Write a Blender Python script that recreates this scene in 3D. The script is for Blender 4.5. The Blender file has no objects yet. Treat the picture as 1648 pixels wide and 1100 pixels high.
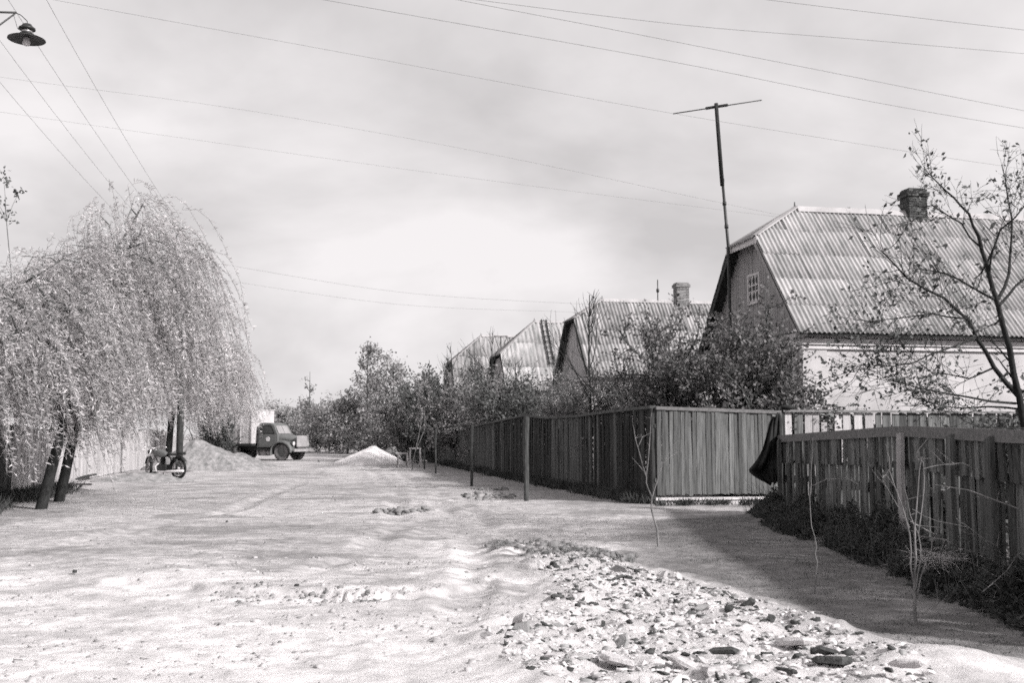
import bpy, math, random
import numpy as np
from mathutils import Vector, Matrix, Quaternion

rnd = random.Random(7)
nr = np.random.RandomState(11)
S = bpy.context.scene
COL = S.collection

# ------------------------------------------------------------------ camera
W_PX, H_PX, F_PX = 1648.0, 1100.0, 1750.0
EYE = 1.45
PITCH = math.atan(150.0 / F_PX)
cd = bpy.data.cameras.new('camera')
cd.sensor_fit = 'HORIZONTAL'
cd.sensor_width = 36.0
cd.lens = 36.0 * F_PX / W_PX
cd.clip_start = 0.1
cd.clip_end = 3000.0
cam = bpy.data.objects.new('camera', cd)
COL.objects.link(cam)
cam.location = (0, 0, EYE)
cam.rotation_euler = (math.pi / 2 + PITCH, 0, 0)
S.camera = cam

# ------------------------------------------------------------------ sky
SUN_EL = math.radians(31)
SUN_AZ = math.radians(124)          # clockwise from +Y: behind the camera, to the right
world = bpy.data.worlds.new('World')
S.world = world
world.use_nodes = True
wt = world.node_tree
for n in list(wt.nodes):
    wt.nodes.remove(n)
wn = wt.nodes.new
wl = wt.links.new
out = wn('ShaderNodeOutputWorld')
bg = wn('ShaderNodeBackground')
bg.inputs['Strength'].default_value = 0.1
sky = wn('ShaderNodeTexSky')
sky.sky_type = 'NISHITA'
sky.sun_disc = False
sky.sun_elevation = SUN_EL
sky.sun_rotation = SUN_AZ
sky.air_density = 1.0
sky.dust_density = 3.0
bw = wn('ShaderNodeRGBToBW')
wl(sky.outputs[0], bw.inputs[0])
tc = wn('ShaderNodeTexCoord')
sep = wn('ShaderNodeSeparateXYZ')
wl(tc.outputs['Generated'], sep.inputs[0])


def wmath(op, a, b=None, clamp=False):
    m = wn('ShaderNodeMath')
    m.operation = op
    m.use_clamp = clamp
    for i, v in enumerate((a, b)):
        if v is None:
            continue
        if isinstance(v, (int, float)):
            m.inputs[i].default_value = v
        else:
            wl(v, m.inputs[i])
    return m.outputs[0]


den = wmath('ADD', wmath('ABSOLUTE', sep.outputs[2]), 0.42)
cmb = wn('ShaderNodeCombineXYZ')
wl(wmath('DIVIDE', sep.outputs[0], den), cmb.inputs[0])
wl(wmath('DIVIDE', sep.outputs[1], den), cmb.inputs[1])
cmb.inputs[2].default_value = 3.3
n1 = wn('ShaderNodeTexNoise')
n1.inputs['Scale'].default_value = 1.9
n1.inputs['Detail'].default_value = 7
n1.inputs['Roughness'].default_value = 0.5
n1.inputs['Distortion'].default_value = 0.25
wl(cmb.outputs[0], n1.inputs['Vector'])
cr = wn('ShaderNodeValToRGB')
cr.color_ramp.elements[0].position = 0.38
cr.color_ramp.elements[0].color = (4.8, 4.8, 4.8, 1)
cr.color_ramp.elements[1].position = 0.63
cr.color_ramp.elements[1].color = (7.3, 7.3, 7.3, 1)
wl(n1.outputs[0], cr.inputs[0])
cbw = wn('ShaderNodeRGBToBW')
wl(cr.outputs[0], cbw.inputs[0])
# a high thin cloud layer over the whole sky with some of the clear sky's own gradient
mixv = wn('ShaderNodeMix')
mixv.data_type = 'FLOAT'
mixv.inputs[0].default_value = 0.9
wl(bw.outputs[0], mixv.inputs[2])
wl(cbw.outputs[0], mixv.inputs[3])
tint = wn('ShaderNodeMix')
tint.data_type = 'RGBA'
tint.blend_type = 'MULTIPLY'
tint.inputs[0].default_value = 1.0
wl(mixv.outputs[0], tint.inputs[6])
tint.inputs[7].default_value = (1.0, 0.965, 0.972, 1)
wl(tint.outputs[2], bg.inputs[0])
wl(bg.outputs[0], out.inputs[0])

# ------------------------------------------------------------------ sun
SUNV = Vector((math.sin(SUN_AZ) * math.cos(SUN_EL), math.cos(SUN_AZ) * math.cos(SUN_EL), math.sin(SUN_EL)))
sd = bpy.data.lights.new('sun', 'SUN')
sd.energy = 4.8
sd.angle = math.radians(3.6)
sd.color = (1.0, 0.975, 0.97)
so = bpy.data.objects.new('sun', sd)
COL.objects.link(so)
so.rotation_euler = (-SUNV).to_track_quat('-Z', 'Y').to_euler()
so.location = (20, -20, 30)

S.view_settings.view_transform = 'Standard'
S.view_settings.look = 'None'
S.view_settings.gamma = 1.0
S.view_settings.exposure = 0.42
S.view_settings.use_curve_mapping = False
S.render.engine = 'CYCLES'
S.cycles.max_bounces = 6
S.cycles.diffuse_bounces = 3
S.cycles.transparent_max_bounces = 4
S.cycles.filter_width = 1.7
S.cycles.use_denoising = False
S.cycles.use_adaptive_sampling = True
S.cycles.adaptive_threshold = 0.07
S.cycles.adaptive_min_samples = 16

# ------------------------------------------------------------------ helpers
cP, sP = math.cos(PITCH), math.sin(PITCH)


def ray(px, py):
    u = (px - W_PX / 2) / F_PX
    v = (H_PX / 2 - py) / F_PX
    return Vector((u, cP - v * sP, sP + v * cP))


def at(px, py, d):
    """point of the place seen at that spot of the photograph, d metres along the street view axis"""
    r = ray(px, py)
    return Vector((0, 0, EYE)) + r * (d / r.y)


def gp(px, py, z=0.0):
    r = ray(px, py)
    t = (z - EYE) / r.z
    return Vector((0, 0, EYE)) + r * t


TH = math.atan(0.2)                                   # the street runs this much to the left of the view axis
SDIR = Vector((-math.sin(TH), math.cos(TH), 0))       # along the street, away
PDIR = Vector((math.cos(TH), math.sin(TH), 0))        # across the street, to the right


def tag(o, label=None, cat=None, group=None, kind=None):
    if label: o['label'] = label
    if cat: o['category'] = cat
    if group: o['group'] = group
    if kind: o['kind'] = kind
    return o


def empty(name, loc=(0, 0, 0), rz=0.0):
    o = bpy.data.objects.new(name, None)
    o.empty_display_size = 0.2
    o.location = loc
    o.rotation_euler = (0, 0, rz)
    COL.objects.link(o)
    return o


def link(name, me, parent=None, loc=None, rot=None, scale=None):
    o = bpy.data.objects.new(name, me)
    COL.objects.link(o)
    if parent is not None: o.parent = parent
    if loc is not None: o.location = loc
    if rot is not None: o.rotation_euler = rot
    if scale is not None: o.scale = scale
    return o


def np_mesh(name, V, F, mat, smooth=False, k=4):
    """V (n,3) F (m,k) arrays"""
    me = bpy.data.meshes.new(name)
    V = np.asarray(V, dtype=np.float32)
    F = np.asarray(F, dtype=np.int32)
    me.vertices.add(len(V))
    me.vertices.foreach_set('co', V.ravel())
    me.loops.add(F.size)
    me.loops.foreach_set('vertex_index', F.ravel())
    me.polygons.add(len(F))
    me.polygons.foreach_set('loop_start', np.arange(0, F.size, k, dtype=np.int32))
    me.polygons.foreach_set('loop_total', np.full(len(F), k, dtype=np.int32))
    if smooth:
        me.polygons.foreach_set('use_smooth', np.ones(len(F), dtype=bool))
    me.update(calc_edges=True)
    if mat is not None: me.materials.append(mat)
    return me


class MB:
    def __init__(self):
        self.v = []
        self.f = []
        self.sm = []

    def add(self, vs, fs, smooth=False, M=None):
        b = len(self.v)
        for p in vs:
            p = Vector(p)
            if M is not None: p = M @ p
            self.v.append(tuple(p))
        for f in fs:
            self.f.append([i + b for i in f])
            self.sm.append(smooth)
        return self

    def box(self, lo, hi, M=None, jit=0.0):
        x0, y0, z0 = lo
        x1, y1, z1 = hi
        vs = [(x0, y0, z0), (x1, y0, z0), (x1, y1, z0), (x0, y1, z0), (x0, y0, z1), (x1, y0, z1), (x1, y1, z1), (x0, y1, z1)]
        if jit:
            vs = [(a + rnd.uniform(-jit, jit), b + rnd.uniform(-jit, jit), c + rnd.uniform(-jit, jit)) for a, b, c in vs]
        return self.add(vs, [(0, 3, 2, 1), (4, 5, 6, 7), (0, 1, 5, 4), (1, 2, 6, 5), (2, 3, 7, 6), (3, 0, 4, 7)], False, M)

    def bar(self, a, b, w, t, up=(0, 0, 1)):
        a = Vector(a); b = Vector(b)
        d = (b - a)
        L = d.length
        d.normalize()
        u = Vector(up)
        s = d.cross(u)
        if s.length < 1e-4: s = d.cross(Vector((1, 0, 0)))
        s.normalize()
        u = s.cross(d).normalized()
        M = Matrix(((s.x, d.x, u.x, a.x), (s.y, d.y, u.y, a.y), (s.z, d.z, u.z, a.z), (0, 0, 0, 1)))
        return self.box((-w / 2, 0, -t / 2), (w / 2, L, t / 2), M)

    def tube(self, pts, rad, n=6, cap=True, smooth=True):
        pts = [Vector(p) for p in pts]
        if not hasattr(rad, '__len__'): rad = [rad] * len(pts)
        b = len(self.v)
        ref = Vector((0.31, 0.87, 0.38)).normalized()
        m = len(pts)
        for i, p in enumerate(pts):
            d = (pts[min(i + 1, m - 1)] - pts[max(i - 1, 0)])
            if d.length < 1e-9: d = Vector((0, 0, 1))
            d.normalize()
            s = d.cross(ref)
            if s.length < 0.05: s = d.cross(Vector((1, 0, 0)))
            s.normalize()
            t = d.cross(s)
            for k in range(n):
                a = 2 * math.pi * k / n
                self.v.append(tuple(p + (s * math.cos(a) + t * math.sin(a)) * rad[i]))
        for i in range(m - 1):
            for k in range(n):
                k2 = (k + 1) % n
                self.f.append([b + i * n + k, b + i * n + k2, b + (i + 1) * n + k2, b + (i + 1) * n + k])
                self.sm.append(smooth)
        if cap:
            self.f.append([b + k for k in range(n)][::-1]); self.sm.append(False)
            self.f.append([b + (m - 1) * n + k for k in range(n)]); self.sm.append(False)
        return self

    def lathe(self, prof, n=16, M=None, smooth=True, axis='z'):
        b0 = []
        for r, z in prof:
            for k in range(n):
                a = 2 * math.pi * k / n
                if axis == 'z': b0.append((r * math.cos(a), r * math.sin(a), z))
                else: b0.append((r * math.cos(a), z, r * math.sin(a)))
        fs = []
        m = len(prof)
        for i in range(m - 1):
            for k in range(n):
                k2 = (k + 1) % n
                fs.append((i * n + k, i * n + k2, (i + 1) * n + k2, (i + 1) * n + k))
        return self.add(b0, fs, smooth, M)

    def loft(self, rings, smooth=True, cap=True, M=None):
        n = len(rings[0])
        vs = [p for r in rings for p in r]
        fs = []
        for i in range(len(rings) - 1):
            for k in range(n):
                k2 = (k + 1) % n
                fs.append((i * n + k, i * n + k2, (i + 1) * n + k2, (i + 1) * n + k))
        self.add(vs, fs, smooth, M)
        if cap:
            self.add(rings[0], [tuple(range(n))[::-1]], False, M)
            self.add(rings[-1], [tuple(range(n))], False, M)
        return self

    def prism(self, poly, y0, y1, M=None):
        """poly: (x,z) points, extruded along y"""
        n = len(poly)
        vs = [(x, y0, z) for x, z in poly] + [(x, y1, z) for x, z in poly]
        fs = [tuple(range(n)), tuple(range(n, 2 * n))[::-1]]
        for k in range(n):
            k2 = (k + 1) % n
            fs.append((k, k + n, k2 + n, k2))
        return self.add(vs, fs, False, M)

    def mesh(self, name, mat):
        me = bpy.data.meshes.new(name)
        me.from_pydata(self.v, [], self.f)
        me.polygons.foreach_set('use_smooth', self.sm)
        if mat is not None: me.materials.append(mat)
        me.update()
        return me

    def build(self, name, mat, parent=None, loc=None, rot=None):
        return link(name, self.mesh(name, mat), parent, loc, rot)


# ------------------------------------------------------------------ value noise
def _hash(ix, iy, seed):
    h = (ix.astype(np.int64) * 374761393 + iy.astype(np.int64) * 668265263 + seed * 974711) & 0x7fffffff
    h = ((h ^ (h >> 13)) * 1274126177) & 0x7fffffff
    h = h ^ (h >> 16)
    return (h & 0xffff) / 65535.0


def vnoise(x, y, seed=0):
    ix = np.floor(x); iy = np.floor(y)
    fx = x - ix; fy = y - iy
    fx = fx * fx * (3 - 2 * fx); fy = fy * fy * (3 - 2 * fy)
    a = _hash(ix, iy, seed); b = _hash(ix + 1, iy, seed)
    c = _hash(ix, iy + 1, seed); d = _hash(ix + 1, iy + 1, seed)
    return (a * (1 - fx) + b * fx) * (1 - fy) + (c * (1 - fx) + d * fx) * fy


def fbm(x, y, seed=0, oct=4):
    s = 0; a = 0.5
    for i in range(oct):
        s = s + a * vnoise(x * 2 ** i + 17.3 * i, y * 2 ** i - 9.1 * i, seed + i)
        a *= 0.5
    return s / (1 - 0.5 ** oct)


def sstep(a, b, x):
    t = np.clip((x - a) / (b - a), 0, 1)
    return t * t * (3 - 2 * t)


def seg_coords(x, y, P):
    """distance to a polyline and the length along it"""
    best = np.full(np.shape(x), 1e9)
    along = np.zeros(np.shape(x))
    side = np.zeros(np.shape(x))
    acc = 0
    for (ax, ay), (bx, by) in zip(P[:-1], P[1:]):
        dx, dy = bx - ax, by - ay
        L = math.hypot(dx, dy)
        t = np.clip(((x - ax) * dx + (y - ay) * dy) / L ** 2, 0, 1)
        qx, qy = ax + t * dx, ay + t * dy
        d = np.hypot(x - qx, y - qy)
        m = d < best
        best = np.where(m, d, best)
        along = np.where(m, acc + t * L, along)
        side = np.where(m, np.sign((x - ax) * dy - (y - ay) * dx), side)
        acc += L
    return best, along, side


def poly_px(P):
    return [(gp(a, b).x, gp(a, b).y) for a, b in P]


RUBBLE = poly_px([(850, 908), (905, 903), (1000, 916), (1080, 930), (1150, 958), (1240, 985), (1330, 1022), (1410, 1048), (1450, 1075), (1500, 1110), (1520, 1160), (1000, 1150), (850, 1105), (775, 1040), (860, 1000), (905, 960)])


def in_poly(x, y, P):
    c = np.zeros(np.shape(x), dtype=bool)
    n = len(P)
    j = n - 1
    for i in range(n):
        xi, yi = P[i]; xj, yj = P[j]
        c ^= ((yi > y) != (yj > y)) & (x < (xj - xi) * (y - yi) / (yj - yi + 1e-12) + xi)
        j = i
    return c


def poly_soft(x, y, P, w):
    """1 inside, falling to 0 over w outside"""
    d, _, _ = seg_coords(x, y, P + [P[0]])
    ins = in_poly(x, y, P)
    return np.where(ins, 1.0, 1 - sstep(0, w, d))


STEP = poly_px([(120, 935), (260, 945), (380, 957), (500, 962), (600, 968), (690, 970), (760, 955), (800, 935)])
TREAD1 = poly_px([(818, 905), (850, 925), (890, 962)])
TREAD2 = poly_px([(540, 966), (640, 966), (745, 958), (775, 935)])
TREAD3 = poly_px([(640, 905), (665, 935), (690, 960)])
TREAD4 = poly_px([(620, 1052), (700, 1066), (780, 1078)])
RUTS = [poly_px([(300, 1000), (420, 960), (560, 900), (640, 850), (640, 800), (600, 760), (560, 735)]),
        poly_px([(720, 1010), (760, 950), (770, 890), (740, 840), (690, 800), (640, 765), (590, 740)]),
        poly_px([(0, 900), (200, 860), (380, 820), (470, 785), (520, 755)]),
        poly_px([(900, 900), (800, 850), (700, 790), (640, 760)])]
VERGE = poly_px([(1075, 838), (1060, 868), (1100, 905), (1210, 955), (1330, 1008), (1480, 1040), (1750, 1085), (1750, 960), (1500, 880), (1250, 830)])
CLODS = poly_px([(780, 876), (870, 872), (960, 882), (1020, 900), (1010, 920), (930, 915), (860, 905), (800, 890)])


def height(x, y):
    x = np.asarray(x, dtype=float); y = np.asarray(y, dtype=float)
    near = 1 - sstep(26, 60, y)
    h = (fbm(x * 0.22, y * 0.22, 3, 3) - 0.5) * 0.16 * (0.35 + 0.65 * near)
    h += (fbm(x * 1.1, y * 1.1, 8, 4) - 0.5) * 0.03 * near
    h += (fbm(x * 4.0, y * 4.0, 21, 5) - 0.5) * 0.04 * (1 - sstep(16, 34, y)) * sstep(0.35, 0.65, fbm(x * 0.5, y * 0.5, 23, 3))
    h += (fbm(x * 8.0, y * 8.0, 25, 4) - 0.5) * 0.03 * (1 - sstep(14, 30, y)) * (0.4 + sstep(0.4, 0.65, fbm(x * 0.9, y * 0.9, 27, 3)))
    # wheel ruts along the street
    for i, P in enumerate(RUTS):
        d, al, sd_ = seg_coords(x, y, P)
        w = 0.16 + 0.05 * np.sin(al * 1.3 + i)
        brk = sstep(0.3, 0.6, fbm(x * 0.6 + i, y * 0.6, 40 + i, 3))
        h += brk * (-0.032 * np.exp(-(d / w) ** 2) + 0.02 * np.exp(-((d - 0.30) / 0.11) ** 2))
    # a low broken edge across the foreground
    d, al, sd_ = seg_coords(x, y, STEP)
    wob = (fbm(x * 2.2, y * 2.2, 31, 3) - 0.5) * 0.35
    sgn = np.where(y > np.interp(x, [p[0] for p in STEP], [p[1] for p in STEP]), 1, -1) * d + wob
    h += 0.06 * sstep(-0.03, 0.07, sgn) * (1 - sstep(0.5, 2.2, sgn)) * (1 - sstep(0.6, 3.0, d)) * sstep(STEP[0][0] - 1, STEP[0][0] + 1, x) * (1 - sstep(STEP[-1][0] - 0.3, STEP[-1][0] + 0.8, x))
    # tyre tread prints
    for P, w, a in ((TREAD1, 0.19, 0.06), (TREAD2, 0.18, 0.055), (TREAD3, 0.24, 0.03), (TREAD4, 0.15, 0.03)):
        d, al, sd_ = seg_coords(x, y, P)
        brk = sstep(0.32, 0.5, fbm(x * 1.7, y * 1.7, 44, 2))
        h += np.where(d < w * 1.6, (np.sin(al * 2 * math.pi / 0.085) * 0.5 - 0.4) * a * np.exp(-(d / w) ** 4) * brk, 0)
    # rubble strip stands a little proud, rough clods behind it
    r = poly_soft(x, y, RUBBLE, 0.5)
    h += r * (0.05 + 0.10 * (fbm(x * 1.6, y * 1.6, 51, 4) - 0.4)) + r * 0.11 * (fbm(x * 5, y * 5, 58, 3) - 0.5)
    c = poly_soft(x, y, CLODS, 0.5)
    h += c * (0.02 + 0.16 * (fbm(x * 2.6, y * 2.6, 61, 5) - 0.5))
    # low hump bottom right
    q = gp(1520, 1095)
    h += 0.16 * np.exp(-(((x - q.x) / 0.75) ** 2 + ((y - q.y) / 0.45) ** 2))
    # hollow in front of the long fence
    q = gp(775, 800)
    h += -0.10 * np.exp(-(((x - q.x) / 1.5) ** 2 + ((y - q.y) / 1.3) ** 2))
    return h


GRID = {}


def hz(x, y):
    if 'z' not in GRID:
        return float(height(np.array([x]), np.array([y]))[0])
    gx, gy, gz = GRID['x'], GRID['y'], GRID['z']
    i = min(max(int(np.searchsorted(gx, x)) - 1, 0), len(gx) - 2)
    j = min(max(int(np.searchsorted(gy, y)) - 1, 0), len(gy) - 2)
    fx = (x - gx[i]) / (gx[i + 1] - gx[i]); fy = (y - gy[j]) / (gy[j + 1] - gy[j])
    return float((gz[j, i] * (1 - fx) + gz[j, i + 1] * fx) * (1 - fy) + (gz[j + 1, i] * (1 - fx) + gz[j + 1, i + 1] * fx) * fy)


def ground(px, py):
    p = gp(px, py)
    for _ in range(3):
        p = gp(px, py, hz(p.x, p.y))
    return p


def on(x, y, dz=0.0):
    return Vector((x, y, hz(x, y) + dz))


# ------------------------------------------------------------------ materials (grey: the place as the black and white film saw it)
def tone(v):
    if v > 0.2: return (v, v * 0.968, v * 0.975)
    return (v * 0.985, v, v * 0.99)


MATS = {}


def mat(name, lo, hi, scale=6.0, stretch=(1, 1, 1), rough=0.85, bump=0.0, bscale=None, obj_var=0.0, spec=0.2, detail=5, coord='Object', metal=0.0, contrast=(0.3, 0.7)):
    m = bpy.data.materials.new(name)
    m.use_nodes = True
    t = m.node_tree
    bs = t.nodes['Principled BSDF']
    bs.inputs['Roughness'].default_value = rough
    bs.inputs['Specular IOR Level'].default_value = spec
    bs.inputs['Metallic'].default_value = metal
    co = t.nodes.new('ShaderNodeTexCoord')
    mp = t.nodes.new('ShaderNodeMapping')
    mp.inputs['Scale'].default_value = stretch
    t.links.new(co.outputs[coord], mp.inputs[0])
    oi = t.nodes.new('ShaderNodeObjectInfo')
    va = t.nodes.new('ShaderNodeVectorMath')
    va.operation = 'ADD'
    vs = t.nodes.new('ShaderNodeMath')
    vs.operation = 'MULTIPLY'
    vs.inputs[1].default_value = 37.0 if coord == 'Object' else 0.0
    t.links.new(oi.outputs['Random'], vs.inputs[0])
    t.links.new(mp.outputs[0], va.inputs[0])
    t.links.new(vs.outputs[0], va.inputs[1])
    no = t.nodes.new('ShaderNodeTexNoise')
    no.inputs['Scale'].default_value = scale
    no.inputs['Detail'].default_value = detail
    no.inputs['Roughness'].default_value = 0.62
    t.links.new(va.outputs[0], no.inputs['Vector'])
    rp = t.nodes.new('ShaderNodeValToRGB')
    rp.color_ramp.elements[0].position = contrast[0]
    rp.color_ramp.elements[1].position = contrast[1]
    rp.color_ramp.elements[0].color = (*tone(lo), 1)
    rp.color_ramp.elements[1].color = (*tone(hi), 1)
    t.links.new(no.outputs[0], rp.inputs[0])
    col = rp.outputs[0]
    if obj_var:
        mr = t.nodes.new('ShaderNodeMapRange')
        mr.inputs['To Min'].default_value = 1 - obj_var
        mr.inputs['To Max'].default_value = 1 + obj_var
        t.links.new(oi.outputs['Random'], mr.inputs[0])
        mu = t.nodes.new('ShaderNodeMix')
        mu.data_type = 'RGBA'
        mu.blend_type = 'MULTIPLY'
        mu.inputs[0].default_value = 1
        t.links.new(col, mu.inputs[6])
        t.links.new(mr.outputs[0], mu.inputs[7])
        col = mu.outputs[2]
    t.links.new(col, bs.inputs['Base Color'])
    if bump:
        nb = t.nodes.new('ShaderNodeTexNoise')
        nb.inputs['Scale'].default_value = bscale or scale * 2.5
        nb.inputs['Detail'].default_value = 4
        t.links.new(va.outputs[0], nb.inputs['Vector'])
        bp = t.nodes.new('ShaderNodeBump')
        bp.inputs['Strength'].default_value = bump
        bp.inputs['Distance'].default_value = 0.02
        t.links.new(nb.outputs[0], bp.inputs['Height'])
        t.links.new(bp.outputs[0], bs.inputs['Normal'])
    MATS[name] = m
    return m


def leafmat(name, lo, hi, transl=0.3, clump=0.9):
    m = bpy.data.materials.new(name)
    m.use_nodes = True
    t = m.node_tree
    for n in list(t.nodes): t.nodes.remove(n)
    o = t.nodes.new('ShaderNodeOutputMaterial')
    ge = t.nodes.new('ShaderNodeNewGeometry')
    rp = t.nodes.new('ShaderNodeValToRGB')
    rp.color_ramp.elements[0].color = (*tone(lo), 1)
    rp.color_ramp.elements[1].color = (*tone(hi), 1)
    co = t.nodes.new('ShaderNodeTexCoord')
    no = t.nodes.new('ShaderNodeTexNoise')
    no.inputs['Scale'].default_value = clump
    no.inputs['Detail'].default_value = 3
    t.links.new(co.outputs['Object'], no.inputs['Vector'])
    ad = t.nodes.new('ShaderNodeMath')
    ad.operation = 'MULTIPLY_ADD'
    ad.inputs[1].default_value = 0.55
    t.links.new(ge.outputs['Random Per Island'], ad.inputs[0])
    sb = t.nodes.new('ShaderNodeMath')
    sb.operation = 'MULTIPLY_ADD'
    sb.inputs[1].default_value = 1.6
    sb.inputs[2].default_value = -0.55
    t.links.new(no.outputs[0], sb.inputs[0])
    t.links.new(sb.outputs[0], ad.inputs[2])
    t.links.new(ad.outputs[0], rp.inputs[0])
    di = t.nodes.new('ShaderNodeBsdfDiffuse')
    tr = t.nodes.new('ShaderNodeBsdfTranslucent')
    mx = t.nodes.new('ShaderNodeMixShader')
    mx.inputs[0].default_value = transl
    t.links.new(rp.outputs[0], di.inputs[0])
    t.links.new(rp.outputs[0], tr.inputs[0])
    t.links.new(di.outputs[0], mx.inputs[1])
    t.links.new(tr.outputs[0], mx.inputs[2])
    t.links.new(mx.outputs[0], o.inputs[0])
    MATS[name] = m
    return m


def glassmat(name, v=0.02):
    m = mat(name, v, v * 1.6, 2.0, rough=0.12, spec=0.6)
    return m


wood_dark = mat('weathered wood dark', 0.011, 0.042, 2.2, (2.5, 6, 1.6), bump=0.5, obj_var=0.45, detail=8)
wood_mid = mat('weathered wood grey', 0.035, 0.13, 2.2, (2.5, 6, 1.6), bump=0.5, obj_var=0.38, detail=8)
wood_pale = mat('weathered wood pale', 0.30, 0.52, 2.2, (6, 6, 0.9), bump=0.4, obj_var=0.2)
wood_near = mat('old fence wood', 0.038, 0.18, 2.0, (2.5, 6, 1.4), bump=0.6, obj_var=0.55, detail=8)
wood_rail = mat('old rail wood', 0.11, 0.22, 5, (3, 3, 3), bump=0.4, obj_var=0.2)
post_wood = mat('post wood', 0.022, 0.075, 8, (3, 3, 0.6), bump=0.5, obj_var=0.3)
gable_wood = mat('painted gable board', 0.24, 0.36, 3, (3, 3, 0.5), bump=0.25, obj_var=0.1)
trim_white = mat('white painted trim', 0.5, 0.62, 4, bump=0.05)
wall_white = mat('whitewashed wall', 0.34, 0.52, 0.8, bump=0.12, bscale=25)
wall_grey = mat('grey plaster', 0.34, 0.46, 1.1, bump=0.12, bscale=25)
dark_trim = mat('dark painted board', 0.03, 0.06, 5, bump=0.2)
slate = mat('asbestos cement sheet', 0.20, 0.46, 1.5, (4, 0.7, 1), bump=0.12, bscale=40, obj_var=0.13, rough=0.9)
slate_old = mat('old asbestos cement sheet', 0.14, 0.40, 1.6, (4, 0.7, 1), bump=0.15, bscale=40, obj_var=0.22, rough=0.9)
ridge_m = mat('ridge sheet', 0.30, 0.44, 2)
brick_m = mat('sooty brick', 0.035, 0.10, 9, bump=0.5, obj_var=0.45)
brick_l = mat('pale brick', 0.14, 0.26, 9, bump=0.4, obj_var=0.35)
mortar = mat('sooty mortar', 0.06, 0.10, 9, bump=0.4)
bark_dark = mat('dark bark', 0.012, 0.038, 9, (2, 2, 0.7), bump=0.6)
bark_mid = mat('grey bark', 0.05, 0.12, 9, (2, 2, 0.7), bump=0.5)
bark_willow = mat('willow twig', 0.16, 0.3, 9)
bark_pale = mat('pale sapling bark', 0.09, 0.26, 9, (2, 2, 0.7), bump=0.3)
iron = mat('dark iron', 0.015, 0.035, 8, rough=0.5, spec=0.4, bump=0.1)
wire_m = mat('wire', 0.12, 0.18, 3, rough=0.6)
truck_paint = mat('truck paint', 0.095, 0.135, 2.5, rough=0.5, spec=0.35)
truck_light = mat('truck pale paint', 0.22, 0.36, 3, rough=0.6)
box_paint = mat('van body paint', 0.40, 0.54, 2, rough=0.7)
rubber = mat('rubber', 0.012, 0.03, 8, rough=0.8)
rubber_dust = mat('dusty rubber', 0.05, 0.22, 4, rough=0.95)
chrome = mat('dull metal', 0.35, 0.5, 4, rough=0.35, metal=0.6)
glass = glassmat('window glass', 0.03)
lamp_glass = mat('lamp globe glass', 0.45, 0.6, 2, rough=0.15, spec=0.6)
cloth_m = mat('dark cloth', 0.010, 0.04, 3, bump=0.6)
soil_m = mat('heaped soil', 0.11, 0.34, 5.2, bump=1.0, bscale=22, detail=8)
sand_m = mat('white sand', 0.55, 0.68, 3, bump=0.4, bscale=25)
gravel_m = mat('grey gravel', 0.17, 0.30, 9, bump=0.8, bscale=30)
stone_pale = mat('pale stone', 0.36, 0.62, 6, bump=0.5, bscale=22, obj_var=0.16)
stone_mid = mat('grey stone', 0.20, 0.34, 6, bump=0.5, bscale=22, obj_var=0.25)
stone_dark = mat('dark stone', 0.03, 0.09, 7, bump=0.5, bscale=22, obj_var=0.3)
concrete = mat('pale concrete', 0.34, 0.5, 4, bump=0.4)
clod_m = mat('dark earth clods', 0.09, 0.30, 6, bump=0.8)
leaf_willow = leafmat('willow leaf', 0.26, 0.82, 0.38, 1.1)
leaf_dark = leafmat('dark leaf', 0.035, 0.19, 0.2, 1.4)
leaf_lilac = leafmat('lilac leaf', 0.045, 0.27, 0.22, 1.6)
leaf_mid = leafmat('grey leaf', 0.10, 0.36, 0.3, 1.0)
leaf_far = leafmat('far leaf', 0.16, 0.42, 0.3, 0.7)  # distance haze put into the colour as paler leaves
leaf_weed = leafmat('weed leaf', 0.02, 0.13, 0.25, 2.6)
grass_m = leafmat('short grass', 0.06, 0.2, 0.2, 2.0)
dry_m = leafmat('dry grass', 0.35, 0.6, 0.2, 2.0)

# ------------------------------------------------------------------ ground
def grow(a, b, s0, s1, p=1.0):
    """coordinates from a to b, spacing growing from s0 to s1"""
    L = [a]
    while L[-1] < b:
        t = ((L[-1] - a) / (b - a)) ** p
        L.append(L[-1] + s0 + (s1 - s0) * t)
    return L


ys = list(reversed([-y for y in grow(-6.0, 40.0, 0.15, 5.0)]))[:-1] + grow(6.0, 14.0, 0.026, 0.044) + grow(14.05, 32.0, 0.05, 0.14) + grow(32.2, 80.0, 0.14, 1.2)[0:] + grow(82.0, 900.0, 1.5, 60.0)
xs_r = grow(6.05, 30.0, 0.06, 0.8) + grow(31.0, 700.0, 1.5, 50.0)
xs_l = [-x for x in grow(6.05, 22.0, 0.05, 0.25) + grow(22.3, 60.0, 0.4, 3.0) + grow(62.0, 700.0, 4.0, 50.0)]
xs = sorted(xs_l) + grow(-6.0, 6.0, 0.033, 0.033) + xs_r
xs = np.array(sorted(set(round(v, 4) for v in xs)))
ys = np.array(sorted(set(round(v, 4) for v in ys)))
GX, GY = np.meshgrid(xs, ys)
GZ = height(GX, GY)
GRID.update(x=xs, y=ys, z=GZ)
nx, ny = len(xs), len(ys)
V = np.stack([GX.ravel(), GY.ravel(), GZ.ravel()], axis=1)
ii = np.arange(nx * ny).reshape(ny, nx)
F = np.stack([ii[:-1, :-1].ravel(), ii[:-1, 1:].ravel(), ii[1:, 1:].ravel(), ii[1:, :-1].ravel()], axis=1)


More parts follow.
